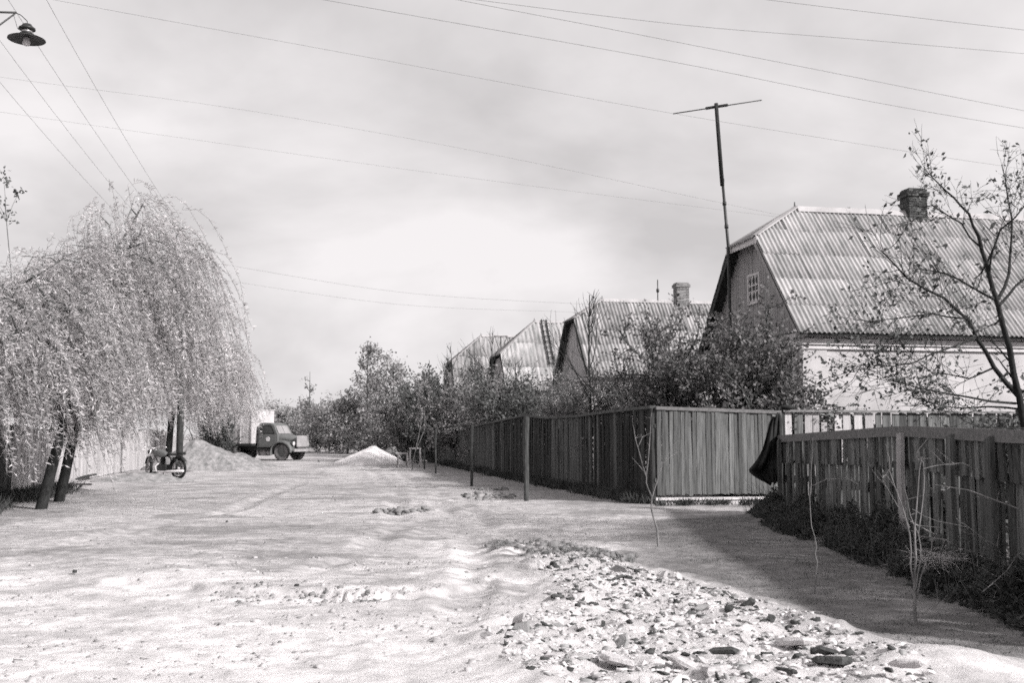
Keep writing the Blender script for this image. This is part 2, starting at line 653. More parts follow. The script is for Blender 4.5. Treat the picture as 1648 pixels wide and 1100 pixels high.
def soil(x, y):
    """what the ground is made of: pale dry sand, trodden earth, dark loam with grass"""
    n = fbm(x * 0.35, y * 0.35, 71, 4)
    n2 = fbm(x * 1.6, y * 2.6, 77, 4)
    n3 = fbm(x * 5.0, y * 8.0, 79, 5)
    v = 0.41 + 0.24 * (n - 0.5) + 0.26 * (n2 - 0.5) + 0.30 * (n3 - 0.5)
    # the dry sandy foreground
    sand = sstep(-0.9, 0.9, (11.2 - y) * 0.5 + (n - 0.5) * 4.2 + (n2 - 0.5) * 1.6)
    v = v + sand * (0.64 + 0.22 * (n - 0.5) - v) * 0.9
    v = v + sand * (0.16 * (n2 - 0.5) + 0.26 * (n3 - 0.5))
    # trodden verge between rubble and fence, darkened further to soften the fence shadow's edge
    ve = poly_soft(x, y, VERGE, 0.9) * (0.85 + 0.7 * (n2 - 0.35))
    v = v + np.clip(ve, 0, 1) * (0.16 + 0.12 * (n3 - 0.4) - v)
    # earth beside the fences
    X0 = 2.93 - 0.203 * (y - 22.65)
    fb = np.exp(-((x - X0 + 0.9) / 1.5) ** 2) * (y > 20) * (y < 75)
    v = v + fb * (0.24 - v) * np.clip(0.5 + 1.2 * (n2 - 0.35), 0, 1)
    right = sstep(4.2, 5.2, x)
    v = v + right * (0.12 - v)
    lf = sstep(0.9, -0.6, (x + 11.0 + 0.19 * (y - 24))) * (y < 30)
    v = v + lf * (0.16 - v) * 0.8
    c = poly_soft(x, y, CLODS, 0.55)
    v = v + c * (0.20 - v) * sstep(0.38, 0.58, n3)
    # scattered darker damp patches with ragged outlines
    pt = sstep(0.58, 0.68, fbm(x * 0.7, y * 1.3, 91, 6)) * (1 - sand * 0.6)
    v = v + pt * (0.22 - v) * 0.7
    r = poly_soft(x, y, RUBBLE, 0.3)
    v = v + r * (0.52 - v) * 0.7
    return np.clip(v, 0.05, 0.78)


gm = bpy.data.materials.new('dry earth')
gm.use_nodes = True
t = gm.node_tree
bs = t.nodes['Principled BSDF']
bs.inputs['Roughness'].default_value = 0.95
bs.inputs['Specular IOR Level'].default_value = 0.1
at_ = t.nodes.new('ShaderNodeAttribute')
at_.attribute_name = 'soil'
co = t.nodes.new('ShaderNodeTexCoord')
no = t.nodes.new('ShaderNodeTexNoise')
no.inputs['Scale'].default_value = 5.0
no.inputs['Detail'].default_value = 12
no.inputs['Roughness'].default_value = 0.7
t.links.new(co.outputs['Object'], no.inputs['Vector'])
mr = t.nodes.new('ShaderNodeMapRange')
mr.inputs['From Min'].default_value = 0.3
mr.inputs['From Max'].default_value = 0.7
mr.inputs['To Min'].default_value = 0.62
mr.inputs['To Max'].default_value = 1.2
t.links.new(no.outputs[0], mr.inputs[0])
mu = t.nodes.new('ShaderNodeMix')
mu.data_type = 'RGBA'
mu.blend_type = 'MULTIPLY'
mu.inputs[0].default_value = 1
t.links.new(at_.outputs['Color'], mu.inputs[6])
t.links.new(mr.outputs[0], mu.inputs[7])
t.links.new(mu.outputs[2], bs.inputs['Base Color'])
nb = t.nodes.new('ShaderNodeTexNoise')
nb.inputs['Scale'].default_value = 22
nb.inputs['Detail'].default_value = 9
nb.inputs['Roughness'].default_value = 0.75
t.links.new(co.outputs['Object'], nb.inputs['Vector'])
bp = t.nodes.new('ShaderNodeBump')
bp.inputs['Strength'].default_value = 0.6
bp.inputs['Distance'].default_value = 0.03
t.links.new(nb.outputs[0], bp.inputs['Height'])
t.links.new(bp.outputs[0], bs.inputs['Normal'])
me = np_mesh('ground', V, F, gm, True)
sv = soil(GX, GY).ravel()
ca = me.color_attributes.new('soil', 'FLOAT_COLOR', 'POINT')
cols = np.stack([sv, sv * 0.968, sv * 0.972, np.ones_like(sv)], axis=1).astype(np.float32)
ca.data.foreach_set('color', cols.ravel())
tag(link('ground', me), 'uneven dry earth street with wheel ruts', 'ground', kind='structure')

# ------------------------------------------------------------------ planks and fences
def plank_meshes(name, m, n=6, thick=0.022, top=0.012, warp=0.10):
    L = []
    for i in range(n):
        r = random.Random(100 + i)
        vs = []
        levels = [0, 0.33, 0.66, 1.0]
        for z in levels:
            a = r.uniform(-warp, warp) * 0.5
            b = r.uniform(-warp, warp) * 0.5
            y = r.uniform(-0.006, 0.006)
            zz = [z + (r.uniform(-top, top) if z in (0, 1.0) else 0) for _ in range(2)]
            vs += [(-0.5 + a, y - thick / 2, zz[0]), (0.5 + b, y - thick / 2, zz[1]), (0.5 + b, y + thick / 2, zz[1]), (-0.5 + a, y + thick / 2, zz[0])]
        fs = [(3, 2, 1, 0), (12, 13, 14, 15)]
        for k in range(3):
            for j in range(4):
                j2 = (j + 1) % 4
                fs.append((k * 4 + j, k * 4 + j2, k * 4 + 4 + j2, k * 4 + 4 + j))
        L.append(MB().add(vs, fs).mesh(name, m))
    return L


PL_DARK = plank_meshes('plank', wood_dark)
PL_MID = plank_meshes('plank', wood_mid)
PL_PALE = plank_meshes('plank', wood_pale)
PL_NEAR = plank_meshes('plank', wood_near, 8, thick=0.03, top=0.02, warp=0.16)
wood_gate = mat('gate wood', 0.045, 0.19, 2.2, (2.5, 6, 1.6), bump=0.5, obj_var=0.35, detail=8)
PL_GATE = plank_meshes('plank', wood_gate)
PL_GABLE = plank_meshes('plank', gable_wood, 3, top=0.0, warp=0.0)


def put_plank(parent, org, p, ang, w, z0, z1, meshes, tilt=0.0, lean=0.0, yaw=0.0):
    ang = ang + rnd.gauss(0, yaw) if yaw else ang
    o = link('plank', rnd.choice(meshes), parent)
    o.location = (p[0] - org[0], p[1] - org[1], z0 - org[2])
    o.rotation_euler = (lean, tilt, ang)
    o.scale = (w, 1, z1 - z0)
    return o


# --- the long tall fence along the street
def long_x(y): return 2.93 - 0.203 * (y - 22.65)


LT = [(1052, 656), (1000, 661), (930, 669), (880, 672), (847, 670), (810, 676), (760, 685), (725, 688), (701, 686), (670, 689), (640, 690)]


def px_to_y(px): return (2.93 + 0.203 * 22.65) / ((px - 824) / F_PX / 1.0037 * 1.0 + 0.203)


LTy = [px_to_y(a) for a, b in LT]
LTz = [at(a, b, yy).z for (a, b), yy in zip(LT, LTy)]


LTz = [1.96 + 1.45 * (z - 1.96) for z in LTz]


def long_top(y): return float(np.interp(y, LTy, LTz))


org = Vector((long_x(22.65), 22.65, 0))
lf = empty('plank_fence', org)
tag(lf, 'long tall dark plank fence with sagging top rail running down the street', 'fence')
ang_l = math.atan2(1, -0.203)
y = 22.75
i = 0
while y < 61:
    w = rnd.uniform(0.105, 0.155)
    yc = y + w * 0.49
    zt = long_top(yc) - 0.03 + rnd.uniform(-0.012, 0.012)
    sec = 28.3 < yc < 31.5
    ms = PL_MID if (sec or yc > 40 or rnd.random() < 0.15) else PL_DARK
    put_plank(lf, org, (long_x(yc), yc), ang_l, w * 0.96, hz(long_x(yc), yc) + 0.05, zt, ms, rnd.uniform(-0.008, 0.008), rnd.uniform(-0.016, 0.016), 0.05)
    y += w * 1.04
    i += 1
# cap board and back rails, following the sag
m = MB()
yy = np.linspace(22.62, 61, 60)
pts = [Vector((long_x(a), a, long_top(a))) - org for a in yy]
rings = []
for p in pts:
    n_ = Vector((math.cos(TH), math.sin(TH), 0))
    rings.append([p - n_ * 0.075 + Vector((0, 0, -0.05)), p + n_ * 0.05 + Vector((0, 0, -0.05)), p + n_ * 0.05 + Vector((0, 0, 0.012)), p - n_ * 0.075 + Vector((0, 0, 0.012))])
m.loft(rings, smooth=False).build('cap_rail', wood_mid, lf)
for f_ in (0.25, 0.8):
    m = MB()
    rings = []
    for a, p in zip(yy, pts):
        n_ = Vector((math.cos(TH), math.sin(TH), 0))
        q = Vector((p.x, p.y, long_top(a) * f_)) + n_ * 0.05
        rings.append([q - n_ * 0.03 + Vector((0, 0, -0.04)), q + n_ * 0.03 + Vector((0, 0, -0.04)), q + n_ * 0.03 + Vector((0, 0, 0.04)), q - n_ * 0.03 + Vector((0, 0, 0.04))])
    m.loft(rings, smooth=False).build('back_rail', wood_mid, lf)
for a in np.arange(22.9, 61, 3.1):
    m = MB().box((-0.06, -0.06, -0.2), (0.06, 0.06, long_top(a) - 0.06))
    p = Vector((long_x(a), a, 0)) - org + PDIR * 0.14
    m.build('post', post_wood, lf, p, (0, 0, TH))

# --- gate section facing the camera
gA = Vector((2.98, 22.62, 0))
gB = Vector((5.72, 23.22, 0))
gd = (gB - gA)
gL = gd.length
gd.normalize()
ang_g = math.atan2(gd.y, gd.x)
gate = empty('plank_gate', gA)
tag(gate, 'grey plank gate with pale bottom beam beside the corner of the long fence', 'gate')
s = 0.02
while s < gL - 0.05:
    w = rnd.uniform(0.07, 0.125)
    c = s + w / 2
    tz = 2.0 - 0.075 * c / gL
    put_plank(gate, gA, gA + gd * c, ang_g, w * 0.93, 0.2 + rnd.uniform(-0.012, 0.012), tz - 0.035, PL_GATE, rnd.uniform(-0.006, 0.006), rnd.uniform(-0.012, 0.012), 0.07)
    s += w
MB().bar((0, 0, 2.0), gd * gL + Vector((0, 0, 1.925)), 0.10, 0.07).build('cap_rail', wood_rail, gate)
MB().bar(Vector((-0.02, -0.05, 0.125)), gd * (gL - 0.25) + Vector((0, -0.05, 0.12)), 0.06, 0.055).build('bottom_beam', trim_white, gate)
for z in (0.5, 1.6):
    MB().bar(Vector((0, 0.05, z)), gd * gL + Vector((0, 0.05, z)), 0.05, 0.1).build('back_rail', wood_rail, gate)
for s in (-0.02, gL + 0.03):
    MB().box((-0.07, -0.06, -0.3), (0.07, 0.06, 2.04)).build('post', post_wood, gate, gd * s + Vector((0, 0.09, 0)), (0, 0, ang_g))
MB().box((-0.035, -0.03, -0.1), (0.035, 0.03, 0.1)).build('short_leg', post_wood, gate, gd * 0.12 + Vector((0, -0.06, 0.0)), (0, 0, ang_g))
kb = MB()
for k in range(7):
    a = 0.15 + k * 0.37
    kb.box((a, -0.13, -0.1), (a + 0.36, 0.12, 0.06 + rnd.uniform(-0.015, 0.012)), jit=0.008)
k = kb.build('concrete_sill', concrete, None, gA, (0, 0, ang_g))
tag(k, 'low pale concrete sill on the ground under the plank gate', 'sill')

# --- taller slatted fence behind, in line with the gate
bA = Vector((5.78, 23.3, 0))
bd = Vector((1, 0.16, 0)).normalized()
ang_b = math.atan2(bd.y, bd.x)
bf = empty('slat_fence', bA)
tag(bf, 'tall fence of gapped pale slats in front of the white house wall', 'fence')
s = 0.05
k = 0
while s < 8.6:
    w = rnd.uniform(0.13, 0.19)
    if k == 4:
        zt = 1.72
    else:
        zt = 1.93 - 0.004 * s
    pm = PL_PALE if k < 9 and k not in (1,) else PL_NEAR  # darker boards past the pale slats stand in for the fruit tree's shade
    p = bA + bd * (s + w / 2)
    put_plank(bf, bA, p, ang_b, w, 0.1, zt + rnd.uniform(-0.01, 0.01), pm, rnd.uniform(-0.01, 0.01))
    s += w + (rnd.uniform(0.035, 0.075) if k < 9 else rnd.uniform(0.008, 0.03)) + (0.10 if k == 4 else 0)
    k += 1
MB().bar((0, -0.02, 1.955), bd * 8.8 + Vector((0, -0.02, 1.925)), 0.13, 0.045).build('cap_rail', wood_rail, bf)
for z in (0.5, 1.62):
    MB().bar((0, 0.05, z), bd * 8.8 + Vector((0, 0.05, z)), 0.05, 0.09).build('back_rail', wood_rail, bf)
for s in (0.02, 3.0, 6.0, 8.8):
    MB().box((-0.06, -0.06, -0.3), (0.06, 0.06, 1.92)).build('post', post_wood, bf, bd * s + Vector((0, 0.12, 0)), (0, 0, ang_b))

# --- near fence, boards in two rows
nA = Vector((5.0, 20.15, 0))
nB = Vector((4.62, 7.0, 0))
NT = [(1258, 702), (1320, 697), (1390, 692), (1440, 688), (1475, 687), (1530, 689), (1648, 693)]


def near_x(y): return nA.x + (nB.x - nA.x) * (nA.y - y) / (nA.y - nB.y)


def near_px_y(px):
    lo, hi = 5.0, 25.0
    for _ in range(50):
        mid = (lo + hi) / 2
        if W_PX / 2 + F_PX * near_x(mid) / mid > px: lo = mid
        else: hi = mid
    return lo


NTy = [near_px_y(a) for a, b in NT][::-1]
NTz = [at(a, b, yv).z for (a, b), yv in zip(NT, [near_px_y(a) for a, b in NT])][::-1]


def near_top(y): return float(np.interp(y, NTy, NTz))


nf = empty('board_fence', nA)
tag(nf, 'weathered near fence of uneven upright boards with a bowed top rail above weeds', 'fence')
ang_n = math.atan2(nB.y - nA.y, nB.x - nA.x)
nd = (nB - nA).normalized()
nn = Vector((nd.y, -nd.x, 0))           # towards the street
if nn.x > 0: nn = -nn
s = 0.0
SL = (nB - nA).length
while s < SL:
    w = rnd.uniform(0.085, 0.15)
    p = nA + nd * (s + w / 2)
    zt = near_top(p.y)
    zs = zt - 0.50 + rnd.uniform(-0.012, 0.012)
    if rnd.random() < 0.10: zs = 0.12
    put_plank(nf, nA, p + nn * rnd.choice((0.026, 0.03, 0.05, 0.06)), ang_n, w * 0.95, zs, zt - 0.02, PL_NEAR, rnd.uniform(-0.015, 0.015), rnd.uniform(-0.02, 0.02), 0.10)
    s += w * (1.0 if p.y > 14.2 else rnd.choice((1.0, 1.0, 1.18)))
s = 0.03
while s < SL:
    w = rnd.uniform(0.09, 0.16)
    p = nA + nd * (s + w / 2)
    zt = near_top(p.y) - 0.43 + rnd.uniform(-0.03, 0.03)
    if p.y < 14 and rnd.random() < 0.25: zt += rnd.uniform(0.1, 0.3)
    put_plank(nf, nA, p + nn * rnd.choice((0.0, 0.0, -0.02, 0.03)), ang_n, w, hz(p.x, p.y) + 0.02, zt, PL_NEAR, rnd.uniform(-0.02, 0.02), rnd.uniform(-0.02, 0.02), 0.12)
    s += w + rnd.choice((0.006, 0.012, 0.03, 0.045))
m = MB()
rings = []
for a in np.linspace(0, SL, 30):
    p = nA + nd * a - nA + nn * 0.082
    z = near_top((nA + nd * a).y)
    rings.append([p - nn * 0.025 + Vector((0, 0, z - 0.12)), p + nn * 0.025 + Vector((0, 0, z - 0.12)), p + nn * 0.025 + Vector((0, 0, z + 0.005)), p - nn * 0.025 + Vector((0, 0, z + 0.005))])
m.loft(rings, smooth=False).build('top_rail', wood_rail, nf)
m = MB()
rings = []
for a in np.linspace(0, SL, 20):
    p = nd * a - nn * 0.05
    z = near_top((nA + nd * a).y) - 0.75
    rings.append([p - nn * 0.025 + Vector((0, 0, z - 0.05)), p + nn * 0.025 + Vector((0, 0, z - 0.05)), p + nn * 0.025 + Vector((0, 0, z + 0.05)), p - nn * 0.025 + Vector((0, 0, z + 0.05))])
m.loft(rings, smooth=False).build('back_rail', wood_rail, nf)
for px_, mm_, wd in ((1263, wood_mid, 0.16), (1463, wood_pale, 0.15), (1545, wood_mid, 0.13), (1610, wood_mid, 0.13)):
    yv = near_px_y(px_)
    p = nA + nd * ((nA.y - yv) / -nd.y) - nA + nn * 0.125
    pm = plank_meshes('front_post', mm_, 1, 0.05, 0.02, 0.25)[0]
    o = link('front_post', pm, nf, (p.x, p.y, 0.02), (0, 0.0, ang_n), (wd, 1, near_top(yv) - 0.10))
    if mm_ is wood_pale: o['label'] = 'pale split post in the near board fence'
for a in np.arange(0.3, SL, 2.4):
    p = nd * a - nn * 0.11
    MB().box((-0.05, -0.05, -0.3), (0.05, 0.05, near_top((nA + nd * a).y) - 0.05)).build('post', post_wood, nf, p, (0, 0, ang_n))

# --- left fence behind the willows
def left_x(y): return -11.4 - 0.19 * (y - 24)


lorg = Vector((left_x(16), 16, 0))
lfe = empty('plank_fence', lorg)
tag(lfe, 'pale plank fence behind the willows on the left side of the street', 'fence')
ang_lf = math.atan2(1, -0.19)
y = 17.0
while y < 54:
    w = rnd.uniform(0.13, 0.18)
    zt = 1.62 + 0.05 * math.sin(y * 0.8) + rnd.uniform(-0.03, 0.03)
    put_plank(lfe, lorg, (left_x(y), y), ang_lf, w, hz(left_x(y), y) + 0.02, zt, PL_PALE if y > 25.5 or rnd.random() < 0.2 else PL_MID, rnd.uniform(-0.012, 0.012), rnd.uniform(-0.015, 0.015))  # willow shade put into the near planks as darker wood
    y += w * 1.02
for z in (0.45, 1.3):
    a, b = Vector((left_x(17) - 0.05, 17, z)) - lorg, Vector((left_x(54) - 0.05, 54, z)) - lorg
    MB().bar(a, b, 0.05, 0.1).build('back_rail', wood_rail, lfe)
for a in np.arange(17.2, 54, 2.6):
    MB().box((-0.06, -0.06, -0.3), (0.06, 0.06, 1.66)).build('post', post_wood, lfe, Vector((left_x(a) - 0.13, a, 0)) - lorg)

# --- loose posts in front of the long fence
for px_, py_, top, lab in ((847, 807, 672, 'nearest dark wooden post standing free before the long fence'),
                           (759, 783, 686, 'second free wooden post from the camera before the long fence'),
                           (701, 763, 690, 'third slim free post from the camera before the long fence'),
                           (683, 756, 722, 'short thin stake beyond the three free posts')):
    p = ground(px_, py_)
    hgt = at(px_, top, p.y).z - p.z
    r = 0.062 if px_ > 800 else (0.05 if px_ > 720 else 0.036)
    root = empty('fence_post', p)
    m = MB()
    k = 8
    m.tube([(0, 0, -0.2), (0.005, 0, hgt * 0.3), (-0.012, 0.004, hgt * 0.6), (0.008, 0, hgt)], [r * 0.85, r * 0.95, r * 1.05, r * 1.0], 8, smooth=False)
    m.build('shaft', post_wood, root)
    m = MB().lathe([(0.001, hgt + 0.004), (r * 0.75, hgt + 0.006), (r * 0.8, hgt - 0.03)], 8)
    m.build('split_top', wood_mid, root)
    tag(root, lab, 'post', 'loose posts before the long fence')

# ------------------------------------------------------------------ houses
def corr_sheet(u0, u1, v0, v1, n_w=0.13, amp=0.024, cut=None, amp_seg=7):
    """corrugated sheet in its roof plane: x along the ridge, y up the slope, z out; cut(u) caps the upper end"""
    n = max(2, int(round((u1 - u0) / n_w * amp_seg)))
    us = np.linspace(u0, u1, n + 1)
    vs, fs = [], []
    for u in us:
        z = amp * math.cos(2 * math.pi * u / n_w)
        top = v1 if cut is None else min(v1, cut(u))
        bot = v0
        if top < bot: top = bot
        vs += [(u, bot, z - 0.010), (u, bot, z + 0.014), (u, top, z)]
    for i in range(n):
        a = i * 3
        if vs[a + 2][1] - vs[a][1] < 1e-6 and vs[a + 5][1] - vs[a + 3][1] < 1e-6: continue
        fs.append((a + 1, a + 4, a + 5, a + 2))
        fs.append((a, a + 3, a + 4, a + 1))
    return MB().add(vs, fs, True)


def brick_stack(parent, cx, cy, z0, z1, wx, wy, m_brick, name='brick', cap=0, rough=0.01):
    hgt = 0.075
    nz = int((z1 - z0) / hgt)
    bl = [MB().box((0, 0, 0), (1, 1, 1), jit=0.03).mesh('brick', m_brick) for _ in range(3)]
    for k in range(nz):
        z = z0 + k * hgt
        ex = 0.05 if (cap and k >= nz - cap - 1 and k < nz - 1) else 0.0
        x0, x1, y0, y1 = cx - wx / 2 - ex, cx + wx / 2 + ex, cy - wy / 2 - ex, cy + wy / 2 + ex
        off = k % 2
        bw_ = 0.12
        nxb = max(2, round((x1 - x0) / 0.25))
        L = (x1 - x0) / nxb
        edges = [x0 + i * L for i in range(nxb + 1)] if not off else [x0] + [x0 + (i + 0.5) * L for i in range(nxb)] + [x1]
        for a, b in zip(edges[:-1], edges[1:]):
            for yy0 in (y0, y1 - bw_):
                link('brick', rnd.choice(bl), parent, (a + 0.004 + rnd.uniform(-rough, rough) * 0.5, yy0 + rnd.uniform(-rough, rough), z), (0, 0, 0), (b - a - 0.009, bw_, hgt - 0.011))
        ya, yb = y0 + bw_ + 0.002, y1 - bw_ - 0.002
        if yb - ya > 0.06:
            for xx in (x0, x1 - bw_):
                link('brick', rnd.choice(bl), parent, (xx + rnd.uniform(-rough, rough), ya, z), (0, 0, 0), (bw_, yb - ya, hgt - 0.011))
    return nz * hgt + z0


def frame_rect(m, x0, x1, z0, z1, y0, y1, w):
    m.box((x0, y0, z0), (x0 + w, y1, z1))
    m.box((x1 - w, y0, z0), (x1, y1, z1))
    m.box((x0 + w, y0, z0), (x1 - w, y1, z0 + w))
    m.box((x0 + w, y0, z1 - w), (x1 - w, y1, z1))


def house(name, loc, label, D=6.1, L=12.0, EZ=4.0, RZ=7.8, HZ=6.78, back=1.4, sheet=slate, wallm=wall_white, detail=2, gable_mat=None, chim=None, pitch=0.13, gable_win=True, rake=dark_trim, rows=5):
    """half-hipped house; local x along the ridge away from the street, y up the street, gable at x=0"""
    H = empty(name, loc, TH)
    tag(H, label, 'house', 'houses along the right side of the street')
    OV, OG = 0.32, 0.28
    ym = D / 2
    run = ym + OV
    rise = RZ - EZ
    SLN = math.hypot(run, rise)
    ca_, sa_ = run / SLN, rise / SLN
    wz = EZ - 0.02 + OV * rise / run * 0.0
    wz = EZ + 0.02
    # walls
    w = MB()
    w.box((0, 0, -0.3), (L, D, wz - 0.02))
    wall = w.build('wall', wallm, H)
    # plinth, corner pilasters and cornice bands
    MB().box((-0.06, -0.06, -0.35), (L + 0.06, D + 0.06, 0.5)).build('plinth', concrete, H)
    if detail >= 1:
        for (x0, x1, y0, y1) in ((-0.035, 0.62, -0.035, 0.5), (-0.035, 0.5, D - 0.5, D + 0.035), (L - 0.6, L + 0.035, -0.035, 0.4)):
            MB().box((x0, y0, 0.5), (x1, y1, EZ - 0.42)).build('corner_pilaster', wall_white if wallm is wall_white else wallm, H)
        for z0, z1, o in ((EZ - 0.42, EZ - 0.35, 0.07), (EZ - 0.31, EZ - 0.16, 0.10), (EZ - 0.13, EZ - 0.02, 0.17)):
            m = MB()
            m.box((-o, -o, z0), (L + o, 0, z1))
            m.box((-o, D, z0), (L + o, D + o, z1))
            m.box((-o, 0, z0), (0, D, z1))
            m.build('cornice', trim_white if wallm is wall_white else wallm, H)
    # attic gable clad in upright boards
    def slope_z(y):
        return EZ + (rise / run) * (OV + (y if y <= ym else D - y))
    gb = MB()
    hy = (HZ - EZ) * run / rise - OV
    gb.prism([(0.0, EZ), (0, EZ)], 0, 0) if False else None
    prof = [(0.0, EZ + 0.0), (D, EZ + 0.0), (D - hy, HZ - 0.05), (hy, HZ - 0.05)]
    prof[0] = (0.12, EZ + 0.0); prof[1] = (D - 0.12, EZ + 0.0)
    vs = [(0.06, y, z - (0.02 if z > EZ + 0.5 else 0)) for y, z in prof] + [(0.25, y, z) for y, z in prof]
    gb.add(vs, [(0, 3, 2, 1), (4, 5, 6, 7), (0, 1, 5, 4), (1, 2, 6, 5), (2, 3, 7, 6), (3, 0, 4, 7)])
    gable = gb.build('gable', gable_mat or gable_wood, H)
    if detail >= 1:
        bw_ = 0.14 if detail >= 2 else 0.22
        y = 0.1
        pmesh = PL_GABLE if gable_mat is None else plank_meshes('plank', gable_mat, 2, top=0, warp=0)
        while y < D - 0.1:
            yc = y + bw_ / 2
            zt = min(slope_z(y) , slope_z(y + bw_), HZ) - 0.06
            if zt > EZ + 0.1:
                o = link('plank', rnd.choice(pmesh), gable, (0.045 + rnd.uniform(-0.004, 0.004), yc, EZ - 0.0), (0, 0, math.pi / 2), (bw_ - 0.008, 1, zt - EZ))
            y += bw_
        MB().box((-0.05, 0.0, EZ - 0.01), (0.06, D, EZ + 0.05)).build('water_board', rake, H)
        if gable_win:
            wy, wz0, wz1, hw = D * 0.475, 5.05, 5.9, 0.40
            wf = MB()
            M = Matrix.Translation((0, 0, 0))
            # frame lies in the y-z plane
            def fr(m, y0, y1, z0, z1, x0, x1, w_):
                m.box((x0, y0, z0), (x1, y0 + w_, z1)); m.box((x0, y1 - w_, z0), (x1, y1, z1))
                m.box((x0, y0 + w_, z0), (x1, y1 - w_, z0 + w_)); m.box((x0, y0 + w_, z1 - w_), (x1, y1 - w_, z1))
            fr(wf, wy - hw, wy + hw, wz0, wz1, -0.02, 0.05, 0.065)
            win = wf.build('window', trim_white, H)
            iy0, iy1, iz0, iz1 = wy - hw + 0.065, wy + hw - 0.065, wz0 + 0.065, wz1 - 0.065
            MB().box((0.024, iy0, iz0), (0.03, iy1, iz1)).build('pane', glass, win)
            m = MB()
            cw = (iy1 - iy0) / 3
            zr = [iz0, iz0 + (iz1 - iz0) * 0.40, iz0 + (iz1 - iz0) * 0.62, iz1]
            for k in (1, 2): m.box((-0.005, iy0 + cw * k - 0.011, iz0), (0.02, iy0 + cw * k + 0.011, iz1))
            for k in (1, 2): m.box((-0.004, iy0, zr[k] - 0.012), (0.019, iy1, zr[k] + 0.012))
            m.build('glazing_bar', trim_white, win)
            for r_ in (0, 2):
                for c_ in range(3):
                    # corner fillets that leave a pointed oval opening
                    y0, y1 = iy0 + cw * c_ + 0.011, iy0 + cw * (c_ + 1) - 0.011
                    z0, z1 = zr[r_] + 0.012, zr[r_ + 1] - 0.012
                    yc_ = (y0 + y1) / 2
                    zc = (z0 + z1) / 2
                    for (ya, za) in ((y0, z0), (y1, z0), (y0, z1), (y1, z1)):
                        m = MB()
                        tri = [(ya, za), (yc_ + (ya - yc_) * 0.15, za), (ya, zc + (za - zc) * 0.25)]
                        vs = [(0.002, a, b) for a, b in tri] + [(0.018, a, b) for a, b in tri]
                        m.add(vs, [(0, 1, 2), (3, 5, 4), (0, 3, 4, 1), (1, 4, 5, 2), (2, 5, 3, 0)])
                        m.build('tracery', trim_white, win)
    # ground floor windows on the gable wall
    for wy in (D * 0.28, D * 0.68):
        m = MB()
        x0 = -0.05
        m.box((x0, wy - 0.62, 1.3), (0.0, wy - 0.5, 3.0)); m.box((x0, wy + 0.5, 1.3), (0.0, wy + 0.62, 3.0))
        m.box((x0, wy - 0.5, 2.86), (0.0, wy + 0.5, 3.0)); m.box((x0 - 0.04, wy - 0.66, 1.18), (0.0, wy + 0.66, 1.3))
        win = m.build('window', trim_white, H)
        MB().box((-0.012, wy - 0.5, 1.3), (0.01, wy + 0.5, 2.86)).build('pane', glass, win)
        MB().box((-0.034, wy - 0.03, 1.3), (-0.014, wy + 0.03, 2.86)).box((-0.033, wy - 0.5, 2.3), (-0.013, wy + 0.5, 2.36)).build('glazing_bar', trim_white, win)
    # roof: boarding underneath, corrugated sheets on top
    rx0, rx1 = -OG, L + 0.25
    hip_u0 = rx0
    hipv = (HZ - EZ) / sa_                      # slope length at which the hip begins
    hipx = back                                 # ridge starts this far behind the wall
    def hipcut(u):
        return hipv + (u - hip_u0) / (hipx - hip_u0) * (SLN - hipv) if u < hipx else SLN
    th = 0.05
    dk = MB()
    for sgn in (0, 1):
        def P(u, v, dz=0.0):
            yy = -OV + v * ca_
            zz = EZ + v * sa_
            p = (u, yy if sgn == 0 else D - yy, zz - dz)
            return p
        poly = [(rx0, 0), (rx1, 0), (rx1, SLN), (hipx, SLN), (rx0, hipv)]
        top = [P(u, v, 0.03) for u, v in poly]
        bot = [P(u, v, 0.10) for u, v in poly]
        n = 5
        fs = [tuple(range(n)), tuple(range(n, 2 * n))[::-1]] + [(k, k + n, (k + 1) % n + n, (k + 1) % n) for k in range(n)]
        dk.add(top + bot, fs)
    a, b, c = (rx0, hy, HZ), (rx0, D - hy, HZ), (hipx, ym, RZ)
    vs = [(p[0], p[1], p[2] - 0.03) for p in (a, b, c)] + [(p[0], p[1], p[2] - 0.1) for p in (a, b, c)]
    dk.add(vs, [(0, 1, 2), (3, 5, 4), (0, 3, 4, 1), (1, 4, 5, 2), (2, 5, 3, 0)])
    deck = dk.build('roof', rake, H)
    rl = SLN / rows
    colw = pitch * 8 if detail >= 1 else 2.2
    whole = {}
    ncol = int(math.ceil((rx1 - rx0) / colw))
